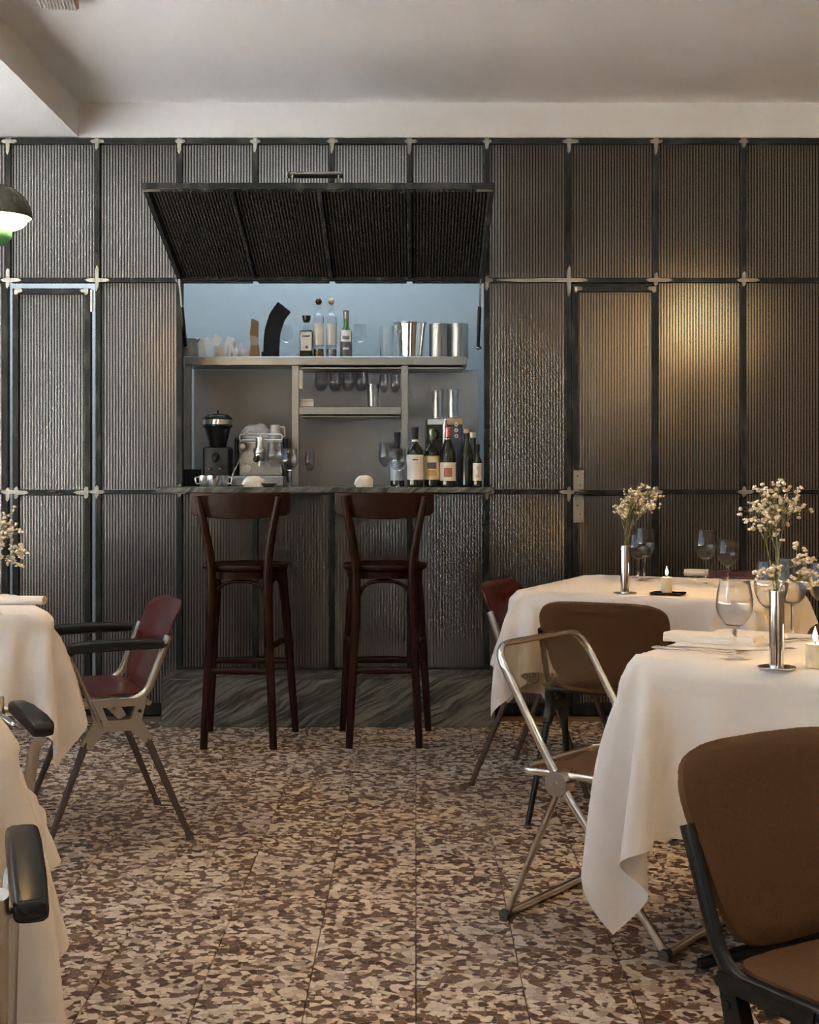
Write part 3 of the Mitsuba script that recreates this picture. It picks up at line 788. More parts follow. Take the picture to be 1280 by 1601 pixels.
k = Kit().add('bristles', slab(sg.Polygon([(-.020, .125), (.018, .112), (.020, .198), (-.012, .212)]).buffer(.002), .03), 'brush_wood', False)
k.add('ferrule', slab(sg.Polygon([(-.016, .072), (.021, .072), (.019, .1115), (-.019, .124)]).buffer(.0015), .034, -.002), 'vent_tan', False, label='grey metal band')
k.add('handle', slab(sg.Polygon([(-.028, 0), (.028, 0), (.022, .071), (-.016, .071)]).buffer(.001), .03), 'brush_wood', False)
tplace(k, 'pastry_brush', 397, 'flat brown wooden brush standing upright on the top shelf', 'brush')
c = fillet([(-.035, 0, 0), (-.030, 0, .14), (.0, 0, .23), (.035, 0, .275)], .06, 8)
sl = np.array([(p[0], p[2]) for p in c])
tn = np.gradient(sl, axis=0); tn /= np.linalg.norm(tn, axis=1, keepdims=True); nn = np.c_[tn[:, 1], -tn[:, 0]]
poly = sg.Polygon(np.vstack([sl - nn * .035, (sl + nn * .040)[::-1]])).buffer(.003)
k = Kit().add('cover', slab(poly, .05, -.02), 'black_matte', False)
k.add('base_strap', box(-.082, -.06, -.02, .03, 0, .035, .004), 'black_matte', False)
tplace(k, 'bottle_sleeve', 433, 'tall bent black fabric sleeve standing on the top shelf', 'bottle sleeve')
tplace(Kit().add('sheet', slab(sg.Polygon([(-.05, 0), (.06, 0), (.06, .038), (-.048, .010)]), .012), 'pale_blue', False), 'folded_menu', 455, 'pale folded sheet lying between the black sleeve and the square bottle', 'paper', 7.22)
tplace(G_BAR, 'wine_glass', 447, 'clear wine glass right behind the black sleeve on the top shelf', 'wine glass', 7.26)
# spirits
def square_bottle():
    k = Kit()
    b = box(-.034, .034, -.030, .030, 0, .150, .008)
    k.add('body', b, 'dark_bottle', 40)
    k.add('neck', lathe([(0, .149), (.022, .149), (.017, .160), (.0165, .192), (0, .192)], 20), 'glass', 40)
    k.add('stopper', lathe([(0, .192), (.014, .192), (.020, .205), (.024, .228), (0, .230)], 16), 'black_plastic', 70)
    k.add('label', box(-.030, .030, -.0318, -.0302, .040, .140, .0006), 'paper_white', False)
    k.add('label__print', box(-.020, .020, -.0326, -.0319, .112, .120), 'label_dark', False)
    k.add('label__seal', tube([(.004, -.0316, .058), (.004, -.0326, .058)], .008, 14), 'label_dark', 70)
    return k
tplace(square_bottle(), 'spirit_bottle', 479, 'dark square bottle with white label and flared black stopper on the top shelf', 'bottle')
def tall_bottle(ball, liquid, lab):
    k = Kit()
    k.add('body', lathe(rounded([(0, 0), (.028, 0), (.028, .225), (.012, .245), (.011, .288)], .008, 4) + rounded([(.0085, .288), (.0090, .245), (.0255, .222), (.0258, .0045), (0, .0045)], .006, 4), 28), 'glass', 40)
    k.add('liquid', lathe(rounded([(0, .0052), (.0250, .0052), (.0250, .050), (0, .050)], .003), 24), liquid, 40)
    k.add('stopper', trimesh.creation.icosphere(subdivisions=2, radius=.0175).apply_translation((0, 0, .304)), ball, True)
    k.add('label', lathe([(.0284, .068), (.0294, .068), (.0294, .185), (.0284, .185), (.0284, .068)], 24), lab, 40)
    return k
tplace(tall_bottle('red_wood', 'amber', 'label_cream'), 'spirit_bottle', 498, 'tall clear bottle with amber liquid and dark ball stopper', 'bottle')
tplace(tall_bottle('cork', 'vent_grey', 'vent_grey'), 'spirit_bottle', 518, 'tall clear bottle with a cork ball stopper', 'bottle')
tplace(bottle(.255, .0315, 'green_bottle', None, shoulder=.56, label=(.012, .085, 'label_dark'), foil='brushed_steel', foil_frac=.17, panels=[(.088, .150, 1.0, 'paper_white'), (.100, .118, .6, 'label_dark'), (.045, .056, .5, 'paper_white')]),
       'spirit_bottle', 541, 'green bottle with silver capsule and white and black label on the top shelf', 'bottle')
tplace(G_BAR, 'wine_glass', 562, 'clear wine glass right of the green bottle on the top shelf', 'wine glass', 7.22)
tplace(glassware(.185, .078, 0, 'tumbler'), 'glass_carafe', 604, 'clear glass carafe left of the steel buckets on the top shelf', 'carafe', 7.25)
# buckets
k = Kit().add('body', lathe([(0, 0), (.062, 0), (.066, .004), (.083, .180), (.089, .186), (.089, .190), (.082, .190), (.079, .182), (.060, .008), (0, .008)], 36), 'chrome', 40)
k.add('handle', tube(fillet([(-.084, 0, .165), (-.098, 0, .165), (-.098, 0, .135), (-.080, 0, .135)], .01), .004, 8), 'chrome', 70)
tplace(k, 'ice_bucket', 641, 'flared shiny steel ice bucket on the top shelf', 'bucket', deg=40)
def cooler(): return Kit().add('body', lathe([(0, 0), (.050, 0), (.052, .003), (.052, .182), (.050, .184), (.047, .182), (.047, .008), (0, .008)], 36), 'brushed_steel', 40).add('base_ring', lathe([(.0515, .0), (.0535, .0), (.0535, .006), (.0515, .006), (.0515, .0)], 36), 'brushed_steel', 40)
tplace(cooler(), 'wine_cooler', 686, 'straight steel wine cooler right of the flared bucket', 'wine cooler', group='wine coolers on the top shelf')
tplace(cooler(), 'wine_cooler', 717, 'straight steel wine cooler at the right end of the top shelf', 'wine cooler', group='wine coolers on the top shelf')

# ------------------------------------------------------------------ bar stools
def stool():
    k = Kit()
    # seat
    sm = lathe([(0, .783), (.10, .781), (.165, .788), (.184, .797), (.190, .790), (.188, .776), (.178, .768), (0, .768)], 40)
    k.add('seat', sm, 'stool_wood', 70)
    k.add('seat_ring', lathe([(.150, .767), (.172, .767), (.170, .735), (.150, .735), (.150, .767)], 36), 'stool_wood', 70)
    for s in (-1, 1):
        p = fillet([(s * .153, -.195, 0), (s * .124, -.165, .60), (s * .122, -.165, .80), (s * .146, -.19, .95), (s * .176, -.208, 1.10)], .15, 8)
        r = np.interp(p[:, 2], [0, .5, .8, 1.0, 1.10], [.0165, .020, .0205, .018, .0145])
        k.add('back_leg', tube(p, r, 10), 'stool_wood', 40)
    for s in (-1, 1):
        p = np.array([(s * .200, .20, 0), (s * .175, .16, .40), (s * .148, .125, .766)])
        k.add('front_leg', tube(p, [.0155, .019, .020], 10), 'stool_wood', 40)
    # crest rail: curved board
    a = np.linspace(-1, 1, 25); P = []
    for t in (0, 1):
        pass
    th, n = .016, len(a)
    xs = a * .218; ys = -.205 + .045 * a ** 2 + .012
    ztop_ = 1.114 + .004 * a ** 2 + 0 * a; zbot = 1.000 + .018 * (a ** 2) + .0 * a
    zbot = np.where(np.abs(a) > .93, zbot + .012, zbot)
    lean = lambda z: -.10 * (z - 1.0)
    V = []
    for x, y, z0, z1 in zip(xs, ys, zbot, ztop_):
        for yy, zz in ((y, z0 + .004), (y + .004, z0), (y + th - .004, z0), (y + th, z0 + .004), (y + th, z1 - .004), (y + th - .004, z1), (y + .004, z1), (y, z1 - .004)):
            V.append((x, yy + lean(zz) + .0, zz))
    V = np.array(V); Fs = []
    for i in range(n - 1):
        for j in range(8):
            j2 = (j + 1) % 8
            Fs += [(i * 8 + j, i * 8 + j2, i * 8 + 8 + j2), (i * 8 + j, i * 8 + 8 + j2, i * 8 + 8 + j)]
    for j in range(1, 7): Fs += [(0, j + 1, j), ((n - 1) * 8, (n - 1) * 8 + j, (n - 1) * 8 + j + 1)]
    m = trimesh.Trimesh(V, np.array(Fs), process=False)
    if m.volume < 0: m.invert()
    k.add('crest_rail', m, 'stool_wood', 40)
    def brace(pts): return tube(fillet(pts, .10, 8), .0085, 10)
    k.add('bent_brace', brace([(-.128, -.165, .55), (-.105, -.145, .725), (.105, -.145, .725), (.128, -.165, .55)]), 'stool_wood', 40)
    for s in (-1, 1):
        k.add('bent_brace', brace([(s * .132, -.150, .57), (s * .128, -.11, .725), (s * .14, .09, .725), (s * .155, .125, .57)]), 'stool_wood', 40)
    k.add('rung', tube([(-.138, -.178, .335), (0, -.178, .337), (.138, -.178, .335)], [.013, .017, .013], 10, flat=(1, .7)), 'stool_wood', 40)
    k.add('rung', tube([(-.178, .165, .335), (0, .165, .337), (.178, .165, .335)], [.013, .017, .013], 10, flat=(1, .7)), 'stool_wood', 40)
    for s in (-1, 1):
        k.add('rung', tube([(s * .136, -.172, .44), (s * .155, 0, .445), (s * .174, .155, .44)], [.011, .015, .011], 10), 'stool_wood', 40)
    return k
ST = stool()
ST.place('bar_stool', 'dark wooden bar stool in front of the espresso machine side of the bar', 'bar stool', at(-.765, 6.04, 0, -2), 'wooden bar stools at the bar')
ST.place('bar_stool', 'dark wooden bar stool in front of the wine bottle side of the bar', 'bar stool', at(-.140, 6.06, 0, 0.5), 'wooden bar stools at the bar')

# ------------------------------------------------------------------ shell armchairs
def shell_chair(frame, seatmat, legmat, arms, thick, arm_k=.93, back_h=.292, back_w=.43):
    """x forward, y to the sitter's left, z up; two cast side frames with two legs each"""
    k = Kit()
    fb = lambda a, b: (-.172 - .40 * b - .5 * max(b - .11, 0) * .6 + .55 * a * a, a, .624 + b)
    k.add('backrest', pad(superell(back_w / 2, back_h / 2, 4.6, .10), fb, thick), seatmat, 40)
    fs = lambda a, b: (.055 + b, a, .470 - .3 * max(thick - .012, 0) * 2 - (.9 * max(b - .10, 0) ** 2 * 6) + .30 * a * a)
    k.add('seat', pad(superell(.213, .172, 4.2, -.03), fs, max(thick, .012)), seatmat, 40)
    for s in (1, -1):
        y = s * .226
        p = fillet([(.185, y, .462), (-.085, y, .462), (-.165, y, .668)], .06, 8)
        side = 'side_frame'
        k.add(side, join(tube(p, .0125, 10, flat=(1.1, .8)), extrude(
            sg.Polygon([(.088, .470), (-.088, .470), (-.072, .400), (-.108, .340), (-.085, .328), (-.042, .372), (.046, .372), (.092, .318), (.118, .332), (.078, .40)],
                       [[(.055, .450), (-.058, .450), (-.042, .402), (.036, .402)]]).buffer(.003), .024, 'xz', y - .012)), frame, 70)
        k.add(side + '__pivot', tube([(.06, y - .016, .405), (.06, y + .016, .405)], .006, 12), 'black_plastic', 70)
        k.add(side + '__pivot', tube([(-.068, y - .016, .43), (-.068, y + .016, .43)], .006, 12), 'black_plastic', 70)
        for fx, tx in ((.228, .102), (-.228, -.094)):
            k.add('leg', tube([(tx, y, .338), (fx, s * .25, .012)], [.0125, .0095], 12), legmat, 70)
            k.add('leg__foot', lathe([(0, 0), (.013, 0), (.014, .005), (.009, .013), (0, .014)], 12, (fx + .002 * np.sign(fx), s * .2505, 0)), 'rubber', 70)
        if arms:
            ya = s * .262
            k.add('arm_support', tube(fillet([(.055, s * .236, .385), (.150, s * .245, .605), (.155, ya, .628)], .02), .0105, 10, flat=(1.25, .7)), frame, 70)
            prof = []
            for x, w, h, dz in ((-.150, .018, .010, 0), (-.146, .022, .015, 0), (-.05, .025, .018, .002), (.10, .026, .019, .001), (.165, .025, .018, -.003), (.176, .022, .013, -.006), (.180, .016, .007, -.008)):
                ring = []
                for t in np.arange(20) / 20 * 2 * np.pi:
                    c, q = math.cos(t), math.sin(t)
                    ring.append((.015 + (x - .015) * arm_k, ya + w * math.copysign(abs(c) ** .55, c), .648 + dz + h * math.copysign(abs(q) ** .6, q)))
                prof.append(ring)
            V = np.array(prof).reshape(-1, 3); n = len(prof); Fs = []
            for i in range(n - 1):
                for j in range(20):
                    j2 = (j + 1) % 20; Fs += [(i * 20 + j, i * 20 + j2, i * 20 + 20 + j2), (i * 20 + j, i * 20 + 20 + j2, i * 20 + 20 + j)]
            V = np.vstack([V, V[:20].mean(0), V[-20:].mean(0)]); c0 = len(V) - 2
            for j in range(20):
                j2 = (j + 1) % 20; Fs += [(c0, j2, j), (c0 + 1, (n - 1) * 20 + j, (n - 1) * 20 + j2)]
            m = trimesh.Trimesh(V, np.array(Fs), process=False)
            if m.volume < 0: m.invert()
            k.add('armrest', m, 'black_lacquer', 50)
            k.add('arm_bracket', tube([(-.158, s * .226, .640), (-.140, ya, .640)], .008, 8), frame, 70)
    k.add('seat_bar', tube([(.0, -.226, .440), (.0, .226, .440)], .011, 10), frame, 70)
    k.add('seat_bar', tube([(-.10, -.226, .452), (-.10, .226, .452)], .009, 10), frame, 70)
    return k
ARM_WOOD = shell_chair('cast_alu', 'red_wood', 'leg_brown', True, .012)
LONG_WOOD = shell_chair('cast_alu', 'red_wood', 'leg_brown', True, .012, 1.22)
SIDE_WOOD = shell_chair('cast_alu', 'red_wood', 'leg_brown', False, .012)
SIDE_BROWN = shell_chair('black_lacquer', 'brown_cloth', 'black_lacquer', False, .032)

def chair(kit, x, y, deg, label, name='armchair', cat='chair', group=None):
    kit.place(name, label, cat, at(x, y, 0, deg), group)
chair(ARM_WOOD, -1.050, 4.545, 203, 'glossy dark red wooden armchair with silver frame and black armrests, facing the left table')
chair(ARM_WOOD, -1.115, 2.94, -63, 'dark red armchair half hidden behind the cloth of the nearest left table')
chair(LONG_WOOD, -.790, 1.785, 108, 'armchair at the lower left edge showing only its large black armrest')
chair(SIDE_WOOD, .525, 5.30, -24, 'dark red shell chair with silver frame left of the far right table', 'shell_chair')
chair(SIDE_WOOD, 1.33, 5.72, 244, 'dark red shell chair behind the far right table', 'shell_chair')
chair(SIDE_BROWN, .700, 4.655, 66, 'brown upholstered chair with black frame seen from behind at the far right table', 'shell_chair')
chair(SIDE_BROWN, .690, 2.015, -58, 'large brown upholstered chair with black frame in the right foreground', 'shell_chair')
chair(SIDE_BROWN, 1.25, 3.70, 239, 'brown upholstered chair with only its top edge showing between the two right tables', 'shell_chair')

# folding chair with smoky clear back
k = Kit()
c_top = (-.274, .735)
back = []
fr = []
for s in (-1, 1): pass
path = fillet([(.245, -.222, .012), (-.066, -.222, .391), (-.272, -.222, .735), (-.272, .222, .735), (-.066, .222, .391), (.245, .222, .012)], [0, .12, .075, .075, .12, 0], 8)
k.add('back_frame', tube(path, .0105, 12, flat=(1.15, .8)), 'warm_chrome', 40)
k.add('front_foot_bar', tube([(.245, -.23, .012), (.245, .23, .012)], .011, 12), 'warm_chrome', 70)
for s in (-1, 1): k.add('front_foot_bar__cap', tube([(.245, s * .215, .012), (.245, s * .240, .012)], .0145, 12), 'rubber', 70)
for s in (-1, 1): k.add('rear_leg', tube([(-.066, s * .205, .391), (-.240, s * .205, .012)], .0105, 12, flat=(1.15, .8)), 'warm_chrome', 70)
k.add('rear_foot_bar', tube([(-.240, -.215, .012), (-.240, .215, .012)], .011, 12), 'warm_chrome', 70)
for s in (-1, 1): k.add('rear_foot_bar__cap', tube([(-.240, s * .20, .012), (-.240, s * .225, .012)], .0145, 12), 'rubber', 70)
k.add('seat_frame', tube(fillet([(-.20, -.205, .405), (.215, -.205, .415), (.215, .205, .415), (-.20, .205, .405)], .05, 6, True), .010, 12, True), 'warm_chrome', 40)
fs = lambda a, b: (.008 + b, a, .406 + .3 * a * a - .012 + .0)
k.add('seat', pad(superell(.196, .200, 7), fs, .007), 'brown_cloth', 40)
for s in (-1, 1):
    k.add('hub', tube([(-.066, s * .195, .391), (-.066, s * .240, .391)], .033, 28), 'warm_chrome', 70)
    k.add('hub__screw', tube([(-.066, s * .2395, .391), (-.066, s * .243, .391)], .007, 12), 'cast_alu', 70)
dirx = (-.272 + .066) / (.735 - .391)
fb = lambda a, b: (-.268 + (b - .062) * dirx - .018 * (1 - (a / .2) ** 2), a, .664 + b)
k.add('backrest', pad(superell(.205, .062, 6), fb, .006), 'smoke_glass', 40, label='smoky transparent plastic back')
k.place('folding_chair', 'chrome folding chair with a smoky transparent back beside the near right table', 'folding chair', at(.562, 3.644, 0, -38))

# ------------------------------------------------------------------ tables and draped cloths
def drape(a, over, zt, seed, N=53, steps=230, iters=14, boxes=()):
    """a square cloth falling over a square table of half size a: position based cloth. boxes: (cx, cy, cz, hx, hy, hz, deg) obstacles."""
    r = np.random.default_rng(seed)
    S = a + over
    g = np.linspace(-S, S, N); d = g[1] - g[0]
    Xg, Yg = np.meshgrid(g, g, indexing='ij')
    P = np.stack([Xg, Yg, np.full_like(Xg, zt + .006)], -1).reshape(-1, 3)
    P[:, 2] += r.normal(0, .0006, len(P))
    I = np.arange(N * N).reshape(N, N)
    cons = []
    def addc(A, B, k, grid_axis_parity):
        A, B = A.ravel(), B.ravel()
        for m in grid_axis_parity:
            mm = m.ravel()
            if mm.any(): cons.append((A[mm], B[mm], np.linalg.norm(P0[A[mm]] - P0[B[mm]], axis=1), k))
    P0 = np.stack([Xg, Yg, np.zeros_like(Xg)], -1).reshape(-1, 3)
    ii, jj = np.meshgrid(np.arange(N), np.arange(N), indexing='ij')
    addc(I[:-1], I[1:], 1.0, [(ii[:-1] % 2 == q) for q in (0, 1)])
    addc(I[:, :-1], I[:, 1:], 1.0, [(jj[:, :-1] % 2 == q) for q in (0, 1)])
    addc(I[:-1, :-1], I[1:, 1:], .35, [(ii[:-1, :-1] % 2 == q) for q in (0, 1)])
    addc(I[1:, :-1], I[:-1, 1:], .35, [(ii[:-1, :-1] % 2 == q) for q in (0, 1)])
    addc(I[:-2], I[2:], .13, [(ii[:-2] // 2 % 2 == q) for q in (0, 1)])
    addc(I[:, :-2], I[:, 2:], .13, [(jj[:, :-2] // 2 % 2 == q) for q in (0, 1)])
    inner = (np.abs(P0[:, 0]) < a - .03) & (np.abs(P0[:, 1]) < a - .03)
    w = np.where(inner, 0.0, 1.0)
    V = np.zeros_like(P); V[:, :2] += r.normal(0, .03, (len(P), 2))
    dt = 1 / 60; rad = .006
    for s in range(steps):
        V[:, 2] -= 9.8 * dt
        V *= .975 if s < steps - 40 else .90
        V[inner] = 0
        Q = P + V * dt
        for it in range(iters):
            for A, B, L0, kk in cons:
                dv = Q[B] - Q[A]; ln = np.sqrt((dv * dv).sum(1)) + 1e-9
                ws = w[A] + w[B]
                f = np.where(ws > 0, kk * (ln - L0) / ln / np.maximum(ws, 1e-9), 0)
                c = dv * f[:, None]
                Q[A] += c * w[A][:, None]; Q[B] -= c * w[B][:, None]
            # table slab
            if it % 3 == 2 or it == iters - 1:
                px, py, pz = a + rad - np.abs(Q[:, 0]), a + rad - np.abs(Q[:, 1]), zt + rad - Q[:, 2]
                ins = (px > 0) & (py > 0) & (pz > 0) & (w > 0)
                if ins.any():
                    m = np.minimum(np.minimum(px, py), pz)
                    t = ins & (pz <= m + 1e-12); Q[t, 2] += pz[t]
                    x_ = ins & ~t & (px <= py); Q[x_, 0] += np.sign(Q[x_, 0]) * px[x_]
                    y_ = ins & ~t & ~x_; Q[y_, 1] += np.sign(Q[y_, 1]) * py[y_]
                for cx, cy, cz, hx, hy, hz, deg in boxes:
                    cs, sn = math.cos(math.radians(deg)), math.sin(math.radians(deg))
                    dx, dy = Q[:, 0] - cx, Q[:, 1] - cy
                    lx, ly, lz = dx * cs + dy * sn, -dx * sn + dy * cs, Q[:, 2] - cz
                    ex, ey, ez = hx - np.abs(lx), hy - np.abs(ly), hz - np.abs(lz)
                    ins = (ex > 0) & (ey > 0) & (ez > 0) & (w > 0)
                    if ins.any():
                        m = np.minimum(np.minimum(ex, ey), ez)
                        fx = ins & (ex <= m); fy = ins & ~fx & (ey <= m); fz_ = ins & ~fx & ~fy
                        ax = np.where(fx, np.sign(lx) * ex, 0); ay = np.where(fy, np.sign(ly) * ey, 0)
                        Q[:, 0] += ax * cs - ay * sn; Q[:, 1] += ax * sn + ay * cs
                        Q[fz_, 2] += np.sign(lz[fz_]) * ez[fz_]
        V = (Q - P) / dt; P = Q
    G = P.reshape(N, N, 3)
    M = 2 * N - 1
    u = np.arange(N); uu = np.linspace(0, N - 1, M)
    Hi = np.stack([RectBivariateSpline(u, u, G[..., c], s=0)(uu, uu) for c in range(3)], -1)
    J = np.arange(M * M).reshape(M, M)
    A, B, C, D = J[:-1, :-1].ravel(), J[1:, :-1].ravel(), J[1:, 1:].ravel(), J[:-1, 1:].ravel()
    return trimesh.Trimesh(Hi.reshape(-1, 3), np.vstack([np.stack([A, B, C], 1), np.stack([A, C, D], 1)]), process=False)

TOP = 0.76
def table(cx, cy, deg, a, over, seed, tlabel, clabel, chairs=()):
    k = Kit()
    k.add('tabletop', box(-a + .03, a - .03, -a + .03, a - .03, TOP - .038, TOP - .012, .008), 'stool_wood', False)
    k.add('apron', join(box(-a + .05, a - .05, -a + .05, -a + .07, TOP - .09, TOP - .035), box(-a + .05, a - .05, a - .07, a - .05, TOP - .09, TOP - .035),
                        box(-a + .05, -a + .07, -a + .07, a - .07, TOP - .09, TOP - .035), box(a - .07, a - .05, -a + .07, a - .07, TOP - .09, TOP - .035)), 'black_lacquer', False)
    k.add('column', lathe([(0, .03), (.034, .03), (.034, TOP - .04), (0, TOP - .04)], 20), 'black_lacquer', 40)
    k.add('column__collar', lathe([(.035, .06), (.055, .045), (.055, .035), (.035, .035), (.035, .06)], 20), 'black_lacquer', 40)
    for q in range(4):
        c_, s_ = math.cos(q * math.pi / 2 + math.pi / 4), math.sin(q * math.pi / 2 + math.pi / 4)
        k.add('leg', tube([(.03 * c_, .03 * s_, .042), (.18 * c_, .18 * s_, .034), (.30 * c_, .30 * s_, .016)], [.022, .018, .014], 10), 'black_lacquer', 40)
        k.add('leg__foot', lathe([(0, 0), (.016, 0), (.016, .008), (0, .010)], 12, (.29 * c_, .29 * s_, 0)), 'rubber', 40)
    k.place('dining_table', tlabel, 'table', at(cx, cy, 0, deg))
    bx = []
    c, s = math.cos(math.radians(-deg)), math.sin(math.radians(-deg))
    for wx, wy, wz, hx, hy, hz, wd in chairs:
        dx, dy = wx - cx, wy - cy
        bx.append((dx * c - dy * s, dx * s + dy * c, wz, hx, hy, hz, wd - deg))
    m = drape(a, over, TOP - .004, seed, boxes=bx)
    single('tablecloth', {**mikit.ply(m, 'cloth', True), 'to_world': at(cx, cy, 0, deg)}, clabel, 'tablecloth', 'white tablecloths')
def seat_box(x, y, deg): # obstacle boxes of a shell chair
    c, s = math.cos(math.radians(deg)), math.sin(math.radians(deg))
    return [(x + .03 * c, y + .03 * s, .44, .22, .255, .06, deg), (x - .19 * c, y - .19 * s, .66, .06, .235, .16, deg)]
def unit(deg): return np.array([math.cos(math.radians(deg)), math.sin(math.radians(deg))])
def from_corner(corner, deg, a, left=True):
    u, v = unit(deg), unit(deg + 90)
    return np.array(corner) + (a * u if left else -a * u) + a * v
R1, R2, R3, R4, R5 = -31, -25, 25, 27, -54
C1 = from_corner((.480, 3.19), R1, .36)
C2 = from_corner((.345, 4.98), R2, .46)
C3 = from_corner((-1.127, 4.18), R3, .40, False)
C4 = from_corner((-.700, 2.36), R4, .34, False)
C5 = from_corner((.475, 1.50), R5, .36)
table(*C1, R1, .36, .375, 1, 'square table under the near right white cloth', 'white tablecloth on the near right table, hanging corner beside the folding chair', seat_box(1.25, 3.70, 239))
table(*C2, R2, .46, .275, 2, 'square table under the far right white cloth', 'white tablecloth on the far right table before the panelled wall', seat_box(.525, 5.30, -24)[:1])
table(*C3, R3, .40, .285, 3, 'square table under the farther left white cloth', 'white tablecloth on the left table beside the red armchair', seat_box(-1.05, 4.545, 203))
table(*C4, R4, .34, .40, 4, 'square table under the nearest left white cloth', 'white tablecloth on the left foreground table behind the big black armrest', seat_box(-1.115, 2.94, -63))
table(*C5, R5, .36, .42, 5, 'square table under the white cloth at the lower right edge', 'white tablecloth edge at the lower right beside the large brown chair', seat_box(.690, 2.015, -58))

# ------------------------------------------------------------------ things on the tables
def vase():
    k = Kit()
    k.add('tube', lathe([(0, .003), (.0165, .003), (.0165, .172), (.0155, .174), (.0148, .172), (.0148, .01), (0, .01)], 28), 'chrome', 40)
    k.add('base', lathe([(0, 0), (.041, 0), (.042, .0015), (.041, .003), (0, .0035)], 36), 'chrome', 40)
    return k
def gypsophila(seed, heads, n_per=34):
    """heads: (dx, dy, dz, spread) of flower clusters relative to the vase mouth"""
    r = np.random.default_rng(seed)
    stems, blossoms = [], []
    sph = trimesh.creation.icosphere(subdivisions=1)
    for hx, hy, hz, sp in heads:
        h = np.array([hx, hy, hz])
        base = np.array([r.uniform(-.006, .006), r.uniform(-.006, .006), -.12])
        knee = np.array([hx * .25, hy * .25, hz * .45]) + r.normal(0, .006, 3)
        fork = h * .78 + r.normal(0, .004, 3); fork[2] = hz * .72
        stems.append(tube(fillet([base, base * .4, knee, fork], .03, 4), np.linspace(.0016, .0011, len(fillet([base, base * .4, knee, fork], .03, 4))), 6))
        for j in range(7):
            tip = h + r.normal(0, 1, 3) * sp * np.array([.62, .62, .42])
            mid = (fork + tip) / 2 + r.normal(0, .004, 3)
            stems.append(tube(np.array([fork, mid, tip]), [.0009, .0007, .0005], 5))
            for q in range(n_per // 7):
                c = tip + r.normal(0, 1, 3) * np.array([.016, .016, .010]) * (sp / .04)
                stems.append(tube(np.array([(mid + tip) / 2, c]), [.0005, .0004], 4))
                for t in range(3):
                    m = sph.copy(); m.vertices = m.vertices * np.array([1, 1, .75]) * r.uniform(.0030, .0050)
                    m.apply_translation(c + r.normal(0, .0022, 3)); blossoms.append(m)
    return Kit().add('stems', join(*stems), 'stem_green', 40).add('blossoms', join(*blossoms), 'blossom', True, kind='stuff')
def tput(kit, name, px, py, label, cat, z=TOP, group=None, deg=0, dz=0.0):
    """stands a thing on a table top at the point seen at a pixel"""
    D = FOC * (EYE - z) / (py - HORIZON)
    return kit.place(name, label, cat, at((px - CX) / FOC * D, D, z + .003 + dz, deg), group)
tput(vase(), 'bud_vase', 977, 929, 'slim chrome bud vase on the far right table', 'vase')
tput(gypsophila(11, [(.02, .0, .155, .040), (.055, .01, .18, .040), (.065, -.01, .145, .030), (-.015, 0, .135, .022), (.04, .0, .20, .03), (.0, .0, .115, .015)], 40), 'gypsophila', 977, 929, 'dried white baby\'s breath sprigs in the chrome vase of the far right table', 'flowers', dz=.174)
tput(vase(), 'bud_vase', 1214, 1046, 'slim chrome bud vase on the near right table', 'vase')
tput(gypsophila(12, [(-.015, .01, .185, .042), (-.035, .0, .155, .036), (.025, 0, .195, .034), (-.02, .0, .04, .022), (.05, .01, .075, .024), (.065, .0, .03, .022), (.0, .0, .22, .03)], 30), 'gypsophila', 1214, 1046, 'dried white baby\'s breath sprigs in the chrome vase of the near right table', 'flowers', dz=.174)
tput(vase(), 'bud_vase', -18, 962, 'slim chrome bud vase on the left table', 'vase')
tput(gypsophila(13, [(.07, 0, .085, .030), (.10, .0, .02, .030), (.04, .01, .11, .034), (.06, 0, .0, .028), (.03, 0, .05, .03)], 30), 'gypsophila', -18, 962, 'dried baby\'s breath sprigs hanging over the left table edge', 'flowers', dz=.174)

def candle(h, r, lab_dish):
    k = Kit()
    k.add('wax', lathe(rounded([(0, .0), (r, .0), (r, h - .002), (r * .8, h), (r * .3, h - .004), (0, h - .004)], .003), 24), 'wax', 40)
    k.add('wick', tube([(0, 0, h - .004), (.001, 0, h + .008)], .0009, 6), 'black_matte', 70)
    fl = lathe(prof_spline([(0, h + .004), (.0045, h + .010), (.0058, h + .016), (.003, h + .028), (0, h + .038)], 14), 14)
    k.add('flame', fl, 'paper_white', True, emitter={'type': 'area', 'radiance': rgb((140, 78, 24))})
    return k
d = Kit().add('dish', box(-.055, .055, -.04, .04, .0, .004, .0015), 'black_lacquer', False).add('rim', tube(np.array([(-.055, -.04, .006), (.055, -.04, .006), (.055, .04, .006), (-.055, .04, .006)]), .003, 6, True), 'black_lacquer', 70)
tput(d, 'candle_tray', 1044, 931, 'small dark metal tray under the candle on the far right table', 'tray', deg=-25)
tput(candle(.058, .019, None), 'candle', 1042, 930, 'lit cream candle on the small dark tray of the far right table', 'candle', dz=.0045)
tput(candle(.055, .021, None), 'candle', 1274, 1046, 'lit cream candle at the right edge on the near right table', 'candle')
for kit, px, py, lab in ((G_TALL, 1007, 910, 'tallest wine glass beside the chrome vase on the far right table'), (G_MID, 997, 905, 'shorter wine glass partly hidden behind the tallest one on the far right table'),
                         (G_TALL, 1103, 915, 'tall wine glass in front of the rolled napkin on the far right table'), (G_MID, 1137, 918, 'short wine glass right of the rolled napkin on the far right table'),
                         (G_SMALL, 1148, 1033, 'water glass in front of the folded napkin on the near right table'), (G_TALL, 1205, 1012, 'wine glass just left behind the chrome vase on the near right table'),
                         (G_TALL, 1238, 1003, 'wine glass right behind the chrome vase on the near right table'), (G_SMALL, 1287, 985, 'glass cut by the right picture edge behind the candle')):
    tput(kit, 'wine_glass', px, py, lab, 'wine glass')
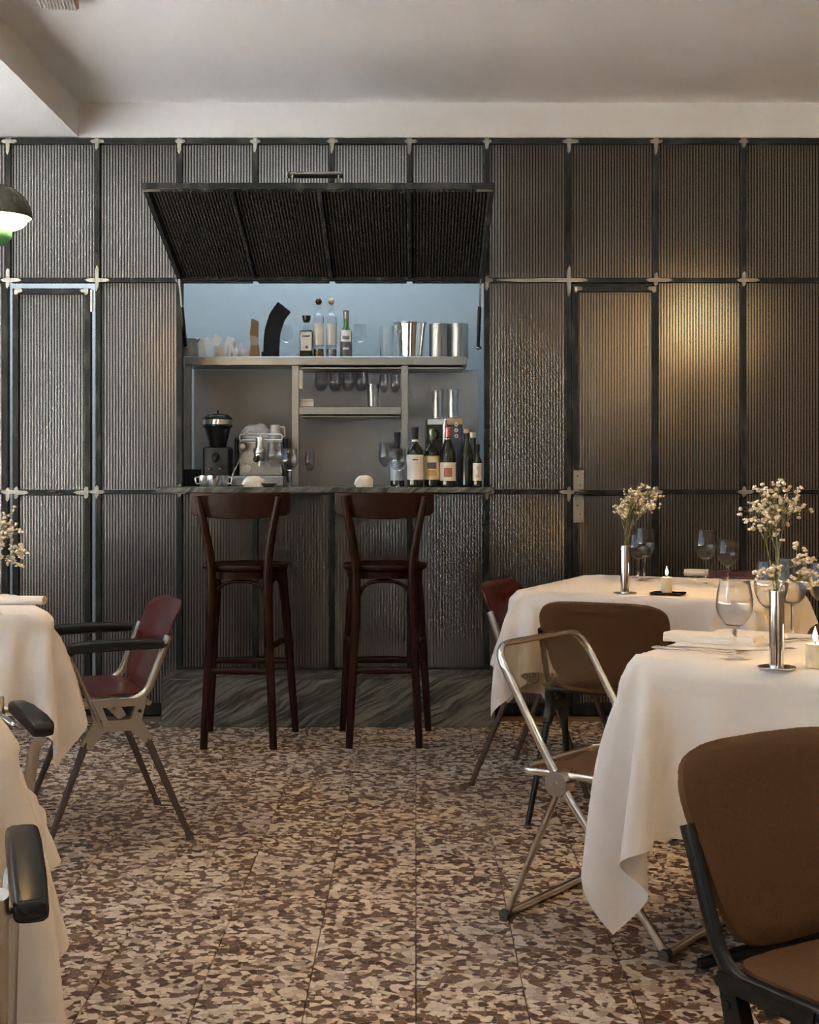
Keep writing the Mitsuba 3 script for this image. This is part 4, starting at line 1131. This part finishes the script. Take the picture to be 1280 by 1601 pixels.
def roll(L, r, ext=0.0):
    """a rolled napkin: spiral section swept along x"""
    th = np.linspace(0, 2 * np.pi * 2.1, 60); rad = r * (.35 + .65 * th / th[-1])
    o = np.c_[rad * np.cos(th), rad * np.sin(th) * .8 + r * .8]
    inn = np.c_[(rad - .0035) * np.cos(th), (rad - .0035) * np.sin(th) * .8 + r * .8]
    n = len(th); ring = np.vstack([o, inn[::-1]])
    V = []
    for x, s in ((-L / 2, .97), (-L / 2 + .004, 1), (L / 2 - .004, 1), (L / 2, .97)): V.append(np.c_[np.full(2 * n, x), ring[:, 0] * s, ring[:, 1]])
    V = np.vstack(V); Fs = []; K = 2 * n
    for i in range(3):
        for j in range(K):
            j2 = (j + 1) % K; Fs += [(i * K + j, i * K + j2, i * K + K + j2), (i * K + j, i * K + K + j2, i * K + K + j)]
    for j in range(n - 1):
        a, b, c, dd = j, j + 1, K - 2 - j, K - 1 - j
        Fs += [(a, dd, b), (b, dd, c)]; e = 3 * K
        Fs += [(e + a, e + b, e + dd), (e + b, e + c, e + dd)]
    m = trimesh.Trimesh(V, np.array(Fs), process=False)
    if m.volume < 0: m.invert()
    return Kit().add('fabric', m, 'napkin_linen', 40)
tput(roll(.10, .024), 'rolled_napkin', 1088, 903, 'rolled cream napkin on the far right table', 'napkin', deg=-14)
tput(roll(.22, .022), 'rolled_napkin', 20, 947, 'rolled cream napkin on the left table', 'napkin', deg=-8)
def folded(L, W, H):
    pts = []
    prof = fillet([(-W / 2, 0, 0), (-W / 2, 0, H), (-W / 2 + .01, 0, H + .002), (W / 2, 0, H * .75), (W / 2, 0, 0)], .006, 4)
    poly = sg.Polygon([(p[0], p[2]) for p in prof])
    m = extrude(poly, L, 'yz', -L / 2)
    top = sg.Polygon([(p[0] * .96, p[2] * .8 + H * .98) for p in prof])
    m2 = extrude(top, L * .98, 'yz', -L / 2)
    return Kit().add('lower_fold', m, 'napkin_linen', 40).add('upper_fold', m2, 'napkin_linen', 40)
tput(folded(.24, .105, .012), 'folded_napkin', 1116, 1005, 'folded cream napkin lying on the near right table', 'napkin', deg=-29)
def knife():
    k = Kit()
    k.add('handle', tube([(-.11, 0, .004), (-.10, 0, .005), (-.03, 0, .005), (-.01, 0, .004)], [.002, .0052, .0045, .003], 10, flat=(.8, 1.2)), 'chrome', 40)
    k.add('blade', extrude(sg.Polygon([(-.012, -.004), (.10, -.008), (.118, -.003), (.115, .004), (-.012, .004)]), .0016, 'xy', .003), 'chrome', False)
    return k
def fork():
    k = Kit()
    k.add('handle', tube([(-.10, 0, .003), (-.09, 0, .004), (-.01, 0, .006), (.045, 0, .004)], [.002, .005, .0025, .003], 10, flat=(.6, 1.3)), 'chrome', 40)
    P = [(.044, -.004), (.058, -.011), (.066, -.011)]
    head = sg.Polygon([(.044, -.004), (.060, -.011), (.070, -.011), (.070, .011), (.060, .011), (.044, .004)])
    tines = [sg.box(.069, y - .0016, .105, y + .0016) for y in (-.0094, -.0031, .0031, .0094)]
    k.add('tines', join(*[extrude(g, .0016, 'xy', .004) for g in [head] + tines]), 'chrome', False)
    return k
tput(knife(), 'table_knife', 1085, 1021, 'silver knife with its handle at the table corner in front of the folded napkin', 'knife', deg=-31)
tput(fork(), 'table_fork', 1104, 1019, 'silver fork lying against the folded napkin on the near right table', 'fork', deg=-28, dz=.0005)
tput(knife(), 'table_knife', 1256, 1003, 'knife pointing to the candle on the near right table', 'knife', deg=35)
tput(fork(), 'table_fork', 1188, 1022, 'fork lying left of the chrome vase on the near right table', 'fork', deg=25)
tput(knife(), 'table_knife', 1021, 907, 'knife behind the candle on the far right table', 'knife', deg=48)
tput(knife(), 'table_knife', 2, 1124, 'knife at the left picture edge on the nearest left table', 'knife', deg=118)
tput(fork(), 'table_fork', -30, 1126, 'fork at the left picture edge on the nearest left table', 'fork', deg=116)

# ------------------------------------------------------------------ lamps
def pendant(x, y, z, label, power, group='dome pendant lamps'):
    """two facing domes on a cord; the bulb shines between them"""
    k = Kit()
    R, t = .115, .003
    out = [(R * math.sin(a), R * .95 * math.cos(a)) for a in np.linspace(.10, math.pi / 2, 16)]
    inn = [((R - t) * math.sin(a), (R - t) * .95 * math.cos(a)) for a in np.linspace(math.pi / 2, .10, 16)]
    k.add('upper_shade', lathe(out + inn + [out[0]], 40), 'lamp_outer', 40)
    k.add('upper_shade__lining', lathe([((R - t - .0008) * math.sin(a), (R - t - .0008) * .95 * math.cos(a)) for a in np.linspace(math.pi / 2, .12, 14)], 40), 'lamp_inner', 40)
    r = .050
    lo = [(r * math.sin(a), -.050 - r * .9 * math.cos(a) + .0) for a in np.linspace(0, math.pi / 2 + .35, 16)]
    li = [((r - t) * math.sin(a), -.050 - (r - t) * .9 * math.cos(a)) for a in np.linspace(math.pi / 2 + .35, 0, 16)]
    k.add('lower_shade', lathe(lo + li, 32), 'lamp_green', 40)
    k.add('socket', lathe([(0, .11), (.014, .11), (.016, .10), (.016, .05), (0, .05)], 16), 'black_plastic', 40)
    k.add('bulb', lathe(prof_spline([(0, .050), (.03, .046), (.092, .012), (.100, .000), (.094, -.018), (.076, -.032), (.04, -.042), (0, -.043)], 20), 32), 'porcelain', True,
          emitter={'type': 'area', 'radiance': rgb([power * c for c in WARM])})
    k.add('cord', tube([(0, 0, .11), (0, 0, ZS - z + .0)], .003, 6), 'black_plastic', 70)
    k.add('canopy', lathe([(0, ZS - z + .02), (.05, ZS - z + .02), (.05, ZS - z - .005), (.01, ZS - z - .02), (0, ZS - z - .02)], 20), 'lamp_outer', 40)
    k.place('pendant_lamp', label, 'pendant lamp', at(x, y, z), group)
pendant(-1.374, 4.40, 2.038, 'dark dome pendant lamp with glowing bulb and green lower shade at the left edge', 45)
pendant(1.80, 4.90, 2.20, 'dome pendant lamp beyond the right picture edge near the panelled wall', 140)
pendant(1.95, 3.20, 2.20, 'dome pendant lamp beyond the right picture edge beside the near right table', 100)
pendant(1.72, 1.70, 2.20, 'dome pendant lamp beyond the right picture edge near the large brown chair', 110)
pendant(-1.45, 1.60, 2.05, 'dome pendant lamp beyond the left picture edge near the black armrest', 85)
pendant(0.2, -0.8, 2.25, 'dome pendant lamp hanging behind the photographer', 25)

# vent hanging from the ceiling
k = Kit()
k.add('housing', box(-.075, .075, -.16, .16, ZC - .035, ZC, .004), 'vent_tan', False)
for i in range(11): k.add('louvre', box(-.068 + i * .0128, -.061 + i * .0128, -.155, .155, ZC - .041, ZC - .0345, .001), 'vent_grey', False)
k.place('ceiling_vent', 'small ribbed grey ceiling vent near the upper left corner', 'vent', at(-1.36, 5.05, 0, 8))
